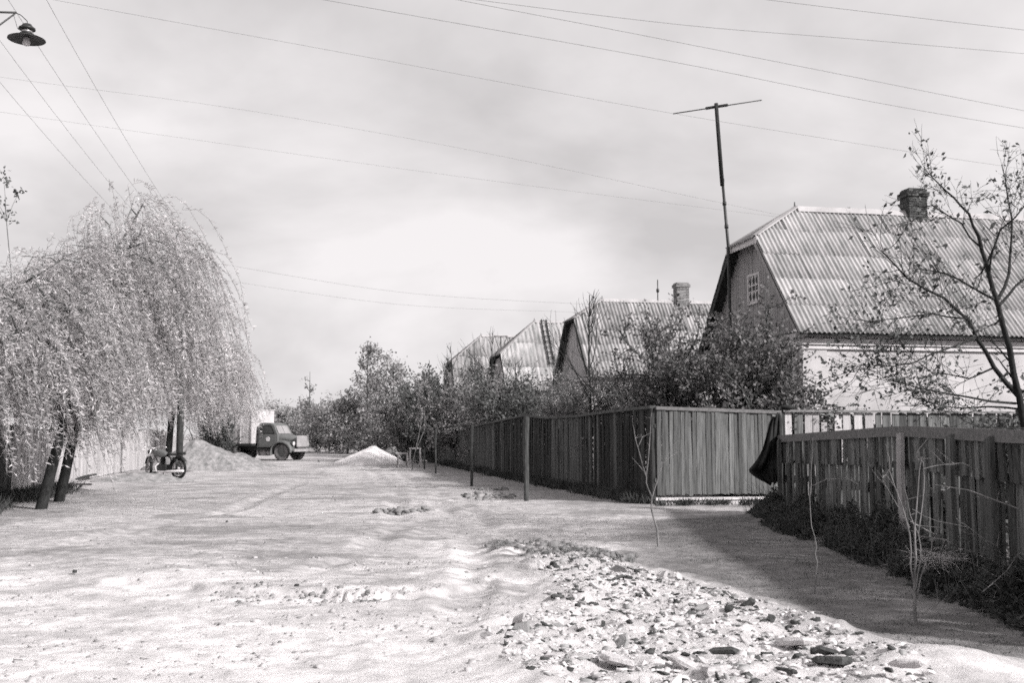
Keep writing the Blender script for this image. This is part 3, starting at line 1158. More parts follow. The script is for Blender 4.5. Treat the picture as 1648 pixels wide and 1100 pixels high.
    for sgn in (0, 1):
        if sgn == 0:
            R = Matrix(((1, 0, 0), (0, ca_, -sa_), (0, sa_, ca_)))
            O = Vector((0, -OV, EZ))
        else:
            R = Matrix(((-1, 0, 0), (0, -ca_, sa_), (0, sa_, ca_)))
            O = Vector((0, D + OV, EZ))
        for r in range(rows):
            v0 = r * rl - 0.06
            v1 = (r + 1) * rl
            if r == rows - 1: v1 = SLN
            for c in range(ncol):
                u0 = rx0 + c * colw
                u1 = min(rx1, u0 + colw)
                if sgn == 0:
                    cut = hipcut if hipcut(u0) < v1 else None
                else:
                    cut = (lambda uu: hipcut(uu)) if hipcut(u0) < v1 else None
                if cut is not None and max(cut(u0), cut(u1)) <= v0 + 0.02: continue
                if sgn == 1:
                    # mirrored slope: build in mirrored u
                    key = None
                    me_ = corr_sheet(-u1, -u0, v0, v1, pitch, 0.025 * pitch / 0.13, (lambda q, f=cut: f(-q)) if cut else None, 6 if detail >= 1 else 3)
                    me_ = me_.mesh('roof_sheet', sheet)
                    o = link('roof_sheet', me_, deck)
                else:
                    me_ = corr_sheet(u0, u1, v0, v1, pitch, 0.025 * pitch / 0.13, cut, 7 if detail >= 1 else 3).mesh('roof_sheet', sheet)
                    o = link('roof_sheet', me_, deck)
                M4 = Matrix.Translation(O) @ R.to_4x4()
                lift = 0.012 * (r % 2) + rnd.uniform(0, 0.006)
                o.matrix_local = M4 @ Matrix.Translation((0, rnd.uniform(-0.012, 0.012), 0.024 + lift)) @ Matrix.Rotation(rnd.uniform(-0.003, 0.003), 4, 'X')
    # hip sheets
    a_, b_, c_ = Vector((rx0, hy, HZ)), Vector((rx0, D - hy, HZ)), Vector((hipx, ym, RZ))
    up = (c_ - (a_ + b_) / 2)
    hl = up.length
    up.normalize()
    ex = (a_ - b_).normalized()
    nz_ = ex.cross(up)
    half = (a_ - b_).length / 2
    nh = 2
    for k in range(nh):
        u0, u1 = -half + k * half * 2 / nh, -half + (k + 1) * half * 2 / nh
        me_ = corr_sheet(u0, u1, -0.08, hl, pitch, 0.019, lambda q: hl * (1 - abs(q) / half), 6).mesh('roof_sheet', sheet)
        o = link('roof_sheet', me_, deck)
        mid = (a_ + b_) / 2 + nz_ * 0.03
        o.matrix_local = Matrix(((ex.x, up.x, nz_.x, mid.x), (ex.y, up.y, nz_.y, mid.y), (ex.z, up.z, nz_.z, mid.z), (0, 0, 0, 1)))
    # ridge and hip caps
    MB().prism([(ym - 0.17, RZ - 0.07), (ym, RZ + 0.13), (ym + 0.17, RZ - 0.07), (ym, RZ + 0.09)], 0, 1) if False else None
    m = MB()
    for x0, x1, dz in [(hipx + k * 1.5, min(L + 0.25, hipx + (k + 1) * 1.5 + 0.05), 0.006 * (k % 2)) for k in range(int((L - hipx) / 1.5) + 1)]:
        vs = [(x0, ym - 0.16, RZ - 0.09 + dz), (x0, ym - 0.03, RZ + 0.085 + dz), (x0, ym + 0.03, RZ + 0.085 + dz), (x0, ym + 0.16, RZ - 0.09 + dz)]
        m.add(vs + [(x1, y_, z_) for _, y_, z_ in vs], [(0, 1, 5, 4), (1, 2, 6, 5), (2, 3, 7, 6), (0, 3, 2, 1), (4, 5, 6, 7), (0, 4, 7, 3)])
    m.build('ridge_cap', ridge_m, deck)
    for q in (a_, b_):
        MB().bar(q + Vector((0.02, 0, 0.05)), c_ + Vector((0, 0, 0.07)), 0.2, 0.035).build('hip_cap', ridge_m, deck)
    MB().tube([(hipx - 0.05, ym, RZ + 0.02), (hipx - 0.05, ym, RZ + 0.2)], [0.03, 0.012], 6).build('finial', iron, deck)
    # rake boards along the gable edges and the scalloped board under the hip eave
    for sg in (0, 1):
        y0, y1 = (-OV, hy) if sg == 0 else (D + OV, D - hy)
        MB().bar((rx0 + 0.015, y0, EZ - 0.09), (rx0 + 0.015, y1, HZ - 0.13), 0.03, 0.2, (0, -sa_ if sg == 0 else sa_, ca_)).build('rake_board', (gable_wood if detail >= 2 and sg == 0 else rake), H)
    if detail >= 2:
        m = MB()
        n = 12
        wl_ = (D - 2 * hy + 0.3) / n
        for k in range(n):
            y0 = hy - 0.15 + k * wl_
            poly = [(y0, HZ + 0.0), (y0, HZ - 0.13)] + [(y0 + wl_ * (0.5 - 0.5 * math.cos(math.pi * q / 6)), HZ - 0.13 - 0.06 * math.sin(math.pi * q / 6)) for q in range(1, 6)] + [(y0 + wl_, HZ - 0.13), (y0 + wl_, HZ + 0.0)]
            vs = [(rx0 - 0.012, a, b) for a, b in poly] + [(rx0 + 0.012, a, b) for a, b in poly]
            nn_ = len(poly)
            m.add(vs, [tuple(range(nn_))[::-1], tuple(range(nn_, 2 * nn_))] + [(i_, i_ + nn_, (i_ + 1) % nn_ + nn_, (i_ + 1) % nn_) for i_ in range(nn_)])
        m.build('scalloped_board', trim_white, H)
    # gutter-like eave board
    MB().box((rx0 + 0.02, -OV + 0.03, EZ - 0.10), (rx1 - 0.02, -OV + 0.06, EZ - 0.045)).build('eave_board', rake, H)
    if chim:
        cx, zc, wx, wy_, mb_, cap_ = chim
        core = MB().box((cx - wx / 2 + 0.03, ym - wy_ / 2 + 0.03, RZ - 0.9), (cx + wx / 2 - 0.03, ym + wy_ / 2 - 0.03, zc - 0.03)).build('chimney', mortar, H)
        brick_stack(core, cx, ym, RZ - 0.5, zc, wx, wy_, mb_, cap=cap_, rough=0.012)
    return H


h1p = Vector(((1290 - 824) / F_PX * 27 * 1.0, 27.0, 0))
h1p.x = at(1292, 530, 27.0).x
H1 = house('half_hipped_house', h1p, 'whitewashed house with corrugated half-hipped roof and small lattice attic window', chim=(5.05, 8.55, 0.58, 0.5, brick_m, 2))
h2p = h1p + SDIR * 21.2 + PDIR * 0.45
H2 = house('half_hipped_house', h2p, 'second house down the street, striped corrugated roof and pale capped chimney', sheet=slate_old, wallm=wall_grey, detail=1, gable_mat=wall_grey, chim=(5.3, 8.75, 0.62, 0.55, brick_l, 2), pitch=0.17, gable_win=False)
h3p = h1p + SDIR * 36.5 + PDIR * -0.25
H3 = house('half_hipped_house', h3p, 'third house down the street with a ladder lying on its pale roof', sheet=slate, wallm=wall_grey, detail=0, gable_mat=wall_grey, RZ=8.35, HZ=6.2, back=2.2, L=9, pitch=0.26, gable_win=False, rows=3, rake=wood_dark)
h4p = h1p + SDIR * 51.5 + PDIR * -1.0
H4 = house('half_hipped_house', h4p, 'farthest roof down the street, pale and half hidden by bushes', sheet=slate_old, wallm=wall_grey, detail=0, gable_mat=wall_grey, RZ=8.8, HZ=6.7, back=2.2, L=9, pitch=0.26, gable_win=False, rows=3, rake=wood_dark)

# ladder on the roof of the third house
run_, rise_ = 3.05 + 0.32, 8.35 - 4.0
def roof3(u, v):
    L_ = math.hypot(run_, rise_)
    y = -0.32 + v * run_ / L_
    z = 4.0 + v * rise_ / L_
    n = Vector((0, -rise_ / L_, run_ / L_))
    return Vector((u, y, z)) + n * 0.12
lad = empty('roof_ladder', h3p, TH)
tag(lad, 'wooden ladder lying up the pale roof of the third house', 'ladder')
for u in (2.58, 2.88):
    MB().bar(roof3(u, 1.9), roof3(u, 5.6), 0.04, 0.05).build('rail', wood_dark, lad)
for k in range(9):
    v = 2.0 + k * 0.43
    MB().bar(roof3(2.5, v) + Vector((0, -0.03, 0.03)), roof3(2.96, v) + Vector((0, -0.03, 0.03)), 0.04, 0.04).build('rung', wood_dark, lad)

# ------------------------------------------------------------------ tv antennas
d_ = 30.6
a0 = at(1178, 640, d_); a1 = at(1172, 396, d_); a2 = at(1161, 272, d_); a3 = at(1152, 168, d_)
base = Vector((a0.x + 0.05, d_, 0.0))
an = empty('tv_antenna', base)
tag(an, 'tall leaning antenna mast with one dipole bar at the house gable', 'antenna')
MB().tube([Vector((0, 0, -0.2)), a0 - base, a1 - base, a2 - base], [0.05, 0.05, 0.045, 0.04], 7).build('mast', iron, an)
MB().tube([a2 - base + Vector((0.01, -0.04, -0.5)), a3 - base + Vector((0, -0.04, 0.02))], [0.06, 0.055], 6).build('upper_mast', bark_dark, an)
l_, r_ = at(1083, 183, d_ + 0.3), at(1226, 161, d_ - 0.3)
MB().tube([l_ - base, r_ - base], 0.016, 6).build('dipole', iron, an)
lm, rm = l_.lerp(r_, 0.37), l_.lerp(r_, 0.62)
MB().bar(lm - base + Vector((0, -0.03, 0)), rm - base + Vector((0, -0.03, 0)), 0.05, 0.07).build('dipole_mount', bark_dark, an)
for q in (a1.lerp(a2, 0.25), a1.lerp(a2, 0.55), a1.lerp(a2, 0.85)):
    MB().tube([q - base - Vector((0, 0, 0.05)), q - base + Vector((0, 0, 0.05))], 0.058, 7).build('binding', iron, an)

p = at(806, 575, 78.0)
an2 = empty('tv_antenna', Vector((p.x, p.y, p.z - 2)))
tag(an2, 'small three-pronged antenna above the farthest roof', 'antenna')
MB().tube([(0, 0, 0), (0, 0, 3.5)], 0.04, 5).build('mast', iron, an2)
MB().bar((-0.5, 0, 3.5), (0.5, 0, 3.5), 0.05, 0.05).build('boom', iron, an2)
for x in (-0.45, 0, 0.45):
    MB().bar((x * 0.4, 0, 2.7), (x, 0, 3.5), 0.04, 0.04).build('prong', iron, an2)

p = h2p + PDIR * 4.1 + SDIR * 3.0
pp = empty('roof_pipe', Vector((p.x, p.y, 7.5)))
tag(pp, 'thin vent pipe with knob on the ridge beside the pale chimney', 'pipe')
MB().tube([(0, 0, 0), (0, 0, 1.35)], 0.025, 6).build('pipe', iron, pp)
MB().lathe([(0.001, 0.72), (0.07, 0.75), (0.07, 0.9), (0.001, 0.93)], 8).build('knob', iron, pp)

# ------------------------------------------------------------------ foliage builders
def leaves_np(C, D, L, Wd, seed=0, bend=0.15):
    """one four-sided leaf per centre C pointing along D"""
    r = np.random.RandomState(seed)
    n = len(C)
    D = D / (np.linalg.norm(D, axis=1, keepdims=True) + 1e-9)
    R = r.normal(size=(n, 3))
    Sd = np.cross(D, R)
    Sd /= (np.linalg.norm(Sd, axis=1, keepdims=True) + 1e-9)
    N = np.cross(D, Sd)
    L = np.broadcast_to(np.asarray(L, float).reshape(-1, 1), (n, 1))
    Wd = np.broadcast_to(np.asarray(Wd, float).reshape(-1, 1), (n, 1))
    v0 = C
    v1 = C + D * L * 0.42 + Sd * Wd * 0.5 + N * L * bend * 0.5
    v2 = C + D * L
    v3 = C + D * L * 0.42 - Sd * Wd * 0.5 + N * L * bend * 0.5
    V = np.stack([v0, v1, v2, v3], axis=1).reshape(-1, 3)
    F = np.arange(n * 4).reshape(n, 4)
    return V, F


def norm(v):
    return v / (np.linalg.norm(v) + 1e-9)


class Tree:
    """branches as tapered tubes, leaves along the twigs"""
    def __init__(self, seed):
        self.r = np.random.RandomState(seed)
        self.seed = seed
        self.tr = MB()
        self.C = []
        self.D = []

    def limb(self, pts, r0, r1, n=6):
        m = len(pts)
        self.tr.tube(pts, [r0 + (r1 - r0) * i / (m - 1) for i in range(m)], n, cap=False)

    def grow(self, p, d, length, r0, level, spread=0.7, up=0.15, kids=4, leaf_from=1, step=4, leaf_step=0.08, droop=0.0, ratio=0.6, leaf_jit=0.06, wig=0.16):
        p = np.array(p, float)
        d = norm(np.array(d, float))
        pts = [p.copy()]
        for i in range(step):
            d = norm(d + self.r.normal(size=3) * wig + np.array([0, 0, up - droop * (i + 1) / step]))
            p = p + d * length / step
            pts.append(p.copy())
        r1 = max(0.0012, r0 * 0.45)
        self.limb(pts, r0, r1, 6 if r0 > 0.03 else (4 if r0 > 0.01 else 3))
        if level <= leaf_from:
            nl = int(length / leaf_step)
            for k in range(nl):
                t = self.r.uniform(0.15, 1.05)
                i = min(step - 1, int(t * step))
                f = t * step - i
                q = pts[i] + (pts[i + 1] - pts[i]) * f + self.r.normal(size=3) * leaf_jit
                dd = norm(norm(pts[i + 1] - pts[i]) * 0.5 + self.r.normal(size=3) * 0.8 + np.array([0, 0, -0.25]))
                self.C.append(q)
                self.D.append(dd)
        if level > 0:
            for k in range(kids):
                t = self.r.uniform(0.3, 1.0)
                i = min(step - 1, int(t * step))
                f = t * step - i
                q = pts[i] + (pts[i + 1] - pts[i]) * f
                tang = norm(pts[i + 1] - pts[i])
                nd_ = norm(tang * (1 - spread * 0.5) + self.r.normal(size=3) * spread)
                self.grow(q, nd_, length * ratio * self.r.uniform(0.7, 1.2), max(0.0035, r0 * 0.5), level - 1, spread, up, kids, leaf_from, step, leaf_step, droop, ratio, leaf_jit, wig)
        return pts

    def finish(self, name, loc, label, cat, bark, leafm, LL=0.07, LW=0.045, group=None, keep=1.0, trunk_name='trunk', crown_name='crown', zmin=None):
        loc = Vector(loc)
        root = empty(name, loc)
        tag(root, label, cat, group)
        self.tr.build(trunk_name, bark, root)
        if self.C:
            C = np.array(self.C); D = np.array(self.D)
            if zmin is not None:
                k = C[:, 2] > zmin
                C, D = C[k], D[k]
            if keep < 1:
                k = self.r.uniform(size=len(C)) < keep
                C, D = C[k], D[k]
            if len(C):
                s_ = self.r.uniform(0.65, 1.3, size=len(C))
                Vv, Ff = leaves_np(C, D, LL * s_, LW * s_, self.seed)
                link(crown_name, np_mesh(crown_name, Vv, Ff, leafm), root)
        return root


def shrub(name, loc, seed, hgt, rad, label, cat='shrub', stems=9, leafm=leaf_dark, bark=bark_mid, LL=0.07, LW=0.05, leaf_step=0.035, kids=5, level=2, group=None, tall=0.0, leaf_jit=0.07, keep=1.0, up=0.12, spread=0.62):
    T = Tree(seed)
    r = T.r
    for k in range(stems):
        a = 2 * math.pi * (k + r.uniform(-0.3, 0.3)) / stems
        out_ = r.uniform(0.15, 1.0) * rad / hgt * 0.9
        d = (math.cos(a) * out_, math.sin(a) * out_, 1.0)
        ln = hgt * r.uniform(0.6, 0.92) * (1 + (tall if k == 0 else 0))
        T.grow((math.cos(a) * 0.12, math.sin(a) * 0.12, -0.1), d, ln, 0.02 + 0.008 * hgt, level, spread, up, kids, 1, 4, leaf_step, 0.0, 0.5, leaf_jit)
    return T.finish(name, loc, label, cat, bark, leafm, LL, LW, group, keep)


# ------------------------------------------------------------------ weeping willows
def willow(loc, seed, hgt, rad, lean, label, n_str, ctr=(0, 0), r_tr=0.16, wind=(0.35, -0.05, 0), zmin=1.5, squash=1.0, dome=0.42, lsz=1.0):
    T = Tree(seed)
    r = T.r
    trunk_h = hgt * 0.36
    top = np.array([lean[0], lean[1], trunk_h])
    tp = [np.array([0, 0, -0.2]), top * 0.25 + np.array([0.03, 0, 0]), top * 0.6, top]
    T.limb(tp, r_tr, r_tr * 0.8, 9)
    starts = []
    LM = MB()

    def LB(P_, ra_, rb_, n_):
        LM.tube(P_, [ra_ + (rb_ - ra_) * q_ / (len(P_) - 1) for q_ in range(len(P_))], n_, cap=False)
    nl = 11
    cx, cy = ctr
    for k in range(nl):
        a = 2 * math.pi * k / nl + r.uniform(-0.25, 0.25)
        rr = rad * r.uniform(0.25, 0.85)
        if k == 0: rr = 0.2 * rad
        end = np.array([cx + math.cos(a) * rr, cy + math.sin(a) * rr * squash, hgt * (1 - dome * (rr / rad) ** 1.6) * r.uniform(0.80, 1.03)])
        mid = top * 0.45 + end * 0.55 + np.array([0, 0, 0.12 * hgt])
        q1 = top + (mid - top) * 0.5 + r.normal(size=3) * 0.12
        pts = [top, q1, mid, mid + (end - mid) * 0.55 + r.normal(size=3) * 0.1 + np.array([0, 0, 0.1]), end]
        LB(pts, r_tr * 0.42, 0.014, 6)
        for i in range(len(pts) - 1):
            for t in np.linspace(0, 1, 5):
                if i == 0 and t < 0.6: continue
                starts.append(pts[i] + (pts[i + 1] - pts[i]) * t)
        # side boughs
        for j in range(5):
            i = r.randint(1, 4)
            q = pts[i] + (pts[min(i + 1, 4)] - pts[i]) * r.uniform()
            ang2 = r.uniform(0, 2 * math.pi)
            e = q + np.array([math.cos(ang2) * rad * 0.42, math.sin(ang2) * rad * 0.42 * squash, r.uniform(-0.16, 0.10) * hgt])
            m_ = (q + e) / 2 + np.array([0, 0, 0.25])
            LB([q, m_, e], 0.02, 0.007, 4)
            for t in np.linspace(0.2, 1, 5):
                starts.append(q * (1 - t) + e * t)
    starts = np.array(starts)
    ST = MB()
    wts = r.gamma(0.55, size=len(starts)) + 0.02
    wts /= wts.sum()
    pick = r.choice(len(starts), size=n_str, p=wts)
    wind = np.array(wind)
    Cs, Ds, Ls = [], [], []
    for s_ in range(n_str):
        p = starts[pick[s_]] + r.normal(size=3) * np.array([0.24, 0.24, 0.24])
        outw = np.array([p[0] - cx, p[1] - cy, 0.0])
        outw = norm(outw + r.normal(size=3) * 0.5)
        ln = min(p[2] - zmin + r.normal() * 0.6 + (0.7 if r.uniform() < 0.15 else 0), r.uniform(0.6, 3.4))
        if ln < 0.4: continue
        v = outw * r.uniform(0.4, 1.0) + np.array([0, 0, r.uniform(0.1, 0.7)])
        nseg = max(5, int(ln / 0.16))
        sg = ln / nseg
        pts = [p.copy()]
        sway = wind * r.uniform(0.2, 1.2)
        for i in range(nseg):
            v = norm(v * 0.8 + np.array([0, 0, -0.42]) + sway * 0.42 + r.normal(size=3) * 0.05)
            p = p + v * sg
            pts.append(p.copy())
        ST.tube(pts[::2] if len(pts) > 6 else pts, 0.0045, 3, cap=False)
        P = np.array(pts)
        nlv = int(ln / 0.036)
        tt = r.uniform(0, 1, nlv) * (len(P) - 1.001)
        i0 = tt.astype(int)
        fr = (tt - i0)[:, None]
        Q = P[i0] * (1 - fr) + P[i0 + 1] * fr
        tg = P[i0 + 1] - P[i0]
        tg /= np.linalg.norm(tg, axis=1, keepdims=True)
        dd = tg * 0.4 + r.normal(size=(nlv, 3)) * 0.5 + np.array([0.75, -0.15, 0.12]) * r.uniform(0.2, 1.3, size=(nlv, 1))
        Cs.append(Q + r.normal(size=(nlv, 3)) * 0.012)
        Ds.append(dd)
    C = np.concatenate(Cs); D = np.concatenate(Ds)
    root = empty('weeping_willow', loc)
    tag(root, label, 'tree', 'weeping willows on the left')
    T.tr.build('trunk', bark_dark, root)
    LM.build('limbs', bark_mid, root)
    ST.build('hanging_twigs', bark_willow, root)
    sc = r.uniform(0.7, 1.3, size=len(C))
    Vv, Ff = leaves_np(C, D, 0.095 * sc * lsz, 0.019 * sc * lsz, seed, 0.1)
    link('crown', np_mesh('crown', Vv, Ff, leaf_willow), root)
    return root


p = ground(92, 808)
willow(p, 21, 7.2, 2.9, (0.42, 0.3), 'big weeping willow whose dark leaning trunk stands clear of the fence', 2100, ctr=(0.95, 0.6), r_tr=0.118, dome=0.55, zmin=1.75)
p = ground(62, 821)
willow(p, 22, 5.3, 2.5, (0.35, 0.4), 'nearest weeping willow at the left edge, drooping over the dark fence', 1700, ctr=(-0.9, 0.3), r_tr=0.115, zmin=1.45, dome=0.42)
p = ground(268, 752)
willow(p, 23, 8.3, 3.7, (0.2, 0.1), 'farther weeping willow behind the motorcycle', 1700, ctr=(0.45, 0), r_tr=0.16, zmin=1.5, dome=0.55, lsz=1.35)
p = on(-17.0, 36.0)
willow(p, 24, 7.4, 3.6, (0.2, 0.1), 'weeping willow behind the fence at the left edge', 1000, ctr=(0.2, 0), r_tr=0.2, zmin=1.6, lsz=1.3)

# thin young tree with a leafy tip at the left edge
T = Tree(31)
pb = ground(20, 797)
tip = at(8, 330, pb.y)
pt = [np.array((0, 0, -0.1)), np.array((0.02, 0, 1.2)), np.array((-0.03, 0.02, 2.6)), np.array(at(18, 440, pb.y) - pb), np.array(tip - pb)]
T.limb(pt, 0.02, 0.008, 6)
for (a, b) in ((30, 310), (6, 285), (-5, 325), (15, 350), (-30, 300)):
    e = np.array(at(a, b, pb.y + rnd.uniform(-0.3, 0.3)) - pb)
    s_ = pt[3] * 0.25 + pt[4] * 0.75
    T.limb([s_, (s_ + e) / 2 + np.array([0, 0, 0.05]), e], 0.01, 0.004, 4)
    for k in range(26):
        T.C.append(e + T.r.normal(size=3) * 0.10)
        T.D.append(T.r.normal(size=3) + np.array([0, 0, -0.4]))
T.finish('young_tree', pb, 'thin young tree with a tuft of dark leaves at the left edge', 'tree', bark_mid, leaf_dark, 0.10, 0.07)

# ------------------------------------------------------------------ apple tree on the right
T = Tree(41)
AD = 14.6
ab = Vector((at(1652, 760, AD).x, AD, 0))


def apx(L, d0, d1):
    n = len(L)
    return [np.array(at(a, b, d0 + (d1 - d0) * i / (n - 1)) - ab) for i, (a, b) in enumerate(L)]


def limbs(L, d0, d1, r0, r1, twigs, tl=0.5, lv=1, kids=3, upb=0.1):
    P = apx(L, d0, d1)
    # refine
    Q = []
    for i in range(len(P) - 1):
        for t_ in (0, 0.5):
            Q.append(P[i] * (1 - t_) + P[i + 1] * t_ + (T.r.normal(size=3) * 0.012 if t_ else 0))
    Q.append(P[-1])
    T.limb(Q, r0 * 0.72, r1 * 0.7, 7 if r0 > 0.03 else 5)
    for k in range(twigs):
        t_ = T.r.uniform(0.25, 1.0) * (len(Q) - 1.001)
        i = int(t_)
        q = Q[i] + (Q[i + 1] - Q[i]) * (t_ - i)
        tg = norm(Q[i + 1] - Q[i])
        d = norm(tg * 0.7 + T.r.normal(size=3) * 0.6 + np.array([0, 0, upb]))
        T.grow(q, d, tl * T.r.uniform(0.6, 1.3), max(0.004, r1 * 0.45), lv, 0.6, 0.03, kids, 0, 4, 0.06, 0.0, 0.6, 0.05, 0.13)
    return Q


T.limb([np.array((0.02, 0, -0.3)), np.array((0.0, 0, 0.6)), apx([(1648, 690)], AD, AD)[0] if False else np.array(at(1650, 690, AD) - ab)], 0.062, 0.052, 9)
limbs([(1650, 692), (1641, 640), (1625, 560), (1606, 490), (1588, 425), (1575, 380)], AD, AD - 0.3, 0.07, 0.035, 6)
limbs([(1575, 380), (1560, 345), (1535, 318), (1505, 290), (1488, 272)], AD - 0.3, AD - 0.7, 0.030, 0.007, 20, 0.36)
limbs([(1641, 640), (1600, 592), (1572, 545), (1556, 513), (1520, 480), (1460, 448), (1420, 405)], AD, AD - 1.0, 0.05, 0.012, 32, 0.6)
limbs([(1606, 485), (1565, 463), (1520, 440), (1470, 432)], AD - 0.2, AD + 0.9, 0.028, 0.009, 19, 0.55)
limbs([(1606, 482), (1624, 440), (1628, 385), (1622, 320), (1612, 265)], AD - 0.2, AD + 0.5, 0.034, 0.008, 28, 0.5)
limbs([(1608, 492), (1635, 460), (1680, 425), (1740, 380)], AD - 0.2, AD + 0.2, 0.03, 0.01, 22, 0.6)
limbs([(1580, 400), (1548, 360), (1500, 330), (1470, 330)], AD - 0.3, AD + 0.4, 0.02, 0.007, 19, 0.5)
limbs([(1556, 513), (1500, 505), (1450, 512), (1390, 520)], AD - 0.6, AD - 1.1, 0.02, 0.006, 30, 0.6)
limbs([(1570, 545), (1500, 570), (1440, 590), (1382, 587)], AD - 0.5, AD - 1.2, 0.02, 0.005, 34, 0.6, upb=-0.1)
limbs([(1635, 650), (1560, 640), (1480, 625), (1420, 608)], AD, AD - 0.9, 0.026, 0.006, 36, 0.62, upb=0.0)
limbs([(1648, 660), (1590, 655), (1520, 655), (1470, 640)], AD, AD + 0.8, 0.024, 0.006, 16, 0.5)
limbs([(1600, 592), (1560, 610), (1500, 600), (1440, 560)], AD, AD + 0.6, 0.02, 0.006, 28, 0.6)
limbs([(1590, 420), (1610, 370), (1650, 330), (1690, 300)], AD, AD - 0.6, 0.022, 0.008, 22, 0.55)
limbs([(1650, 690), (1580, 690), (1530, 660), (1480, 650)], AD - 0.3, AD - 1.0, 0.014, 0.005, 12, 0.45)
T.finish('apple_tree', ab, 'dark spreading fruit tree with sparse leaves behind the near fence', 'tree', bark_dark, leaf_dark, 0.075, 0.042, keep=0.42)

shrub('shrub', Vector((at(1640, 650, 18.5).x + 0.4, 18.5, 0)), 45, 2.3, 0.9, 'dense dark shrub behind the trunk of the fruit tree', leaf_step=0.02, stems=8, LL=0.08, LW=0.06)

# ------------------------------------------------------------------ shrubs behind the fence, right side
def yard(px, d): return Vector((at(px, 650, d).x, d, 0))


shrub('lilac_bush', yard(1225, 25.2), 51, 3.6, 1.05, 'dense dark leafy bush before the gable of the whitewashed house', leafm=leaf_lilac, stems=12, leaf_step=0.028, LL=0.085, LW=0.07, kids=6)
shrub('lilac_bush', yard(1165, 26.0), 52, 3.3, 1.0, 'dark leafy bush under the antenna mast', leafm=leaf_lilac, stems=10, leaf_step=0.03, LL=0.085, LW=0.07, kids=5)
shrub('lilac_bush', yard(1090, 27.5), 53, 4.0, 1.0, 'tall dark bush before the roof of the second house', leafm=leaf_lilac, stems=11, leaf_step=0.033, LL=0.085, LW=0.07, kids=5, tall=0.25)
shrub('lilac_bush', yard(1278, 24.6), 54, 2.3, 0.6, 'low leafy bush at the white corner of the house', leafm=leaf_lilac, stems=7, leaf_step=0.035, LL=0.08, LW=0.06, kids=5)
shrub('shrub', yard(1030, 30), 55, 3.1, 1.1, 'twiggy grey bush behind the tall fence beside the corner', leafm=leaf_mid, stems=12, leaf_step=0.05, LL=0.07, LW=0.045, kids=6)
shrub('shrub', yard(985, 33), 56, 2.9, 1.2, 'twiggy bush right of the bare young tree', leafm=leaf_mid, stems=12, leaf_step=0.055, kids=6, LL=0.075)
shrub('shrub', yard(910, 36), 57, 3.0, 1.5, 'twiggy bush left of the bare young tree', leafm=leaf_mid, stems=13, leaf_step=0.05, kids=6, LL=0.08, LW=0.055)
shrub('shrub', yard(850, 42), 58, 3.7, 1.5, 'dark bush hiding the gable of the third house', leafm=leaf_dark, stems=13, leaf_step=0.045, kids=6, LL=0.11, LW=0.08)
shrub('shrub', yard(795, 46), 59, 3.1, 1.7, 'grey bush under the farthest roof', leafm=leaf_mid, stems=13, leaf_step=0.045, kids=6, LL=0.11, LW=0.075)
shrub('shrub', yard(745, 50), 60, 3.5, 1.8, 'grey bush behind the middle of the long fence', leafm=leaf_mid, stems=13, leaf_step=0.045, kids=6, LL=0.12, LW=0.08)
shrub('shrub', yard(695, 56), 61, 4.0, 1.8, 'taller dark bush before the farthest roof', leafm=leaf_dark, stems=13, leaf_step=0.045, kids=6, LL=0.13, LW=0.09)
shrub('shrub', yard(880, 45), 63, 3.6, 1.6, 'grey bush between the second and third house', leafm=leaf_mid, stems=12, leaf_step=0.05, kids=6, LL=0.11, LW=0.075)
shrub('shrub', yard(822, 52), 64, 3.6, 1.7, 'grey bush under the roof ladder', leafm=leaf_mid, stems=12, leaf_step=0.05, kids=6, LL=0.12, LW=0.08)
shrub('shrub', yard(770, 56), 67, 3.8, 1.8, 'grey bush under the left end of the farthest roof', leafm=leaf_mid, stems=12, leaf_step=0.055, kids=6, LL=0.13, LW=0.09)
shrub('shrub', yard(655, 60), 62, 3.8, 1.9, 'bush at the far end of the long fence', leafm=leaf_mid, stems=13, leaf_step=0.05, kids=6, LL=0.13, LW=0.09)

for i_, (x_, y_, h_) in enumerate(((6.6, 24.3, 2.3), (8.0, 24.5, 2.2), (9.4, 24.7, 2.3), (10.9, 24.9, 2.2))):
    shrub('raspberry_bush', Vector((x_, y_, 0)), 130 + i_, h_ * 0.8, 0.8, '%s raspberry bush behind the slats of the tall slat fence' % ['first', 'second', 'third', 'fourth'][i_], stems=10, leaf_step=0.03, LL=0.09, LW=0.06, kids=5, group='raspberry bushes behind the slat fence')
for i_, (x_, y_) in enumerate(((6.0, 18.5), (6.0, 16.3), (6.0, 13.9), (5.9, 11.6), (5.8, 9.4))):
    shrub('currant_bush', Vector((x_, y_, 0)), 140 + i_, 0.95, 0.75, '%s currant bush behind the near board fence' % ['farthest', 'second farthest', 'middle', 'second nearest', 'nearest'][i_], stems=11, leaf_step=0.03, LL=0.08, LW=0.06, kids=5, group='currant bushes behind the near fence')

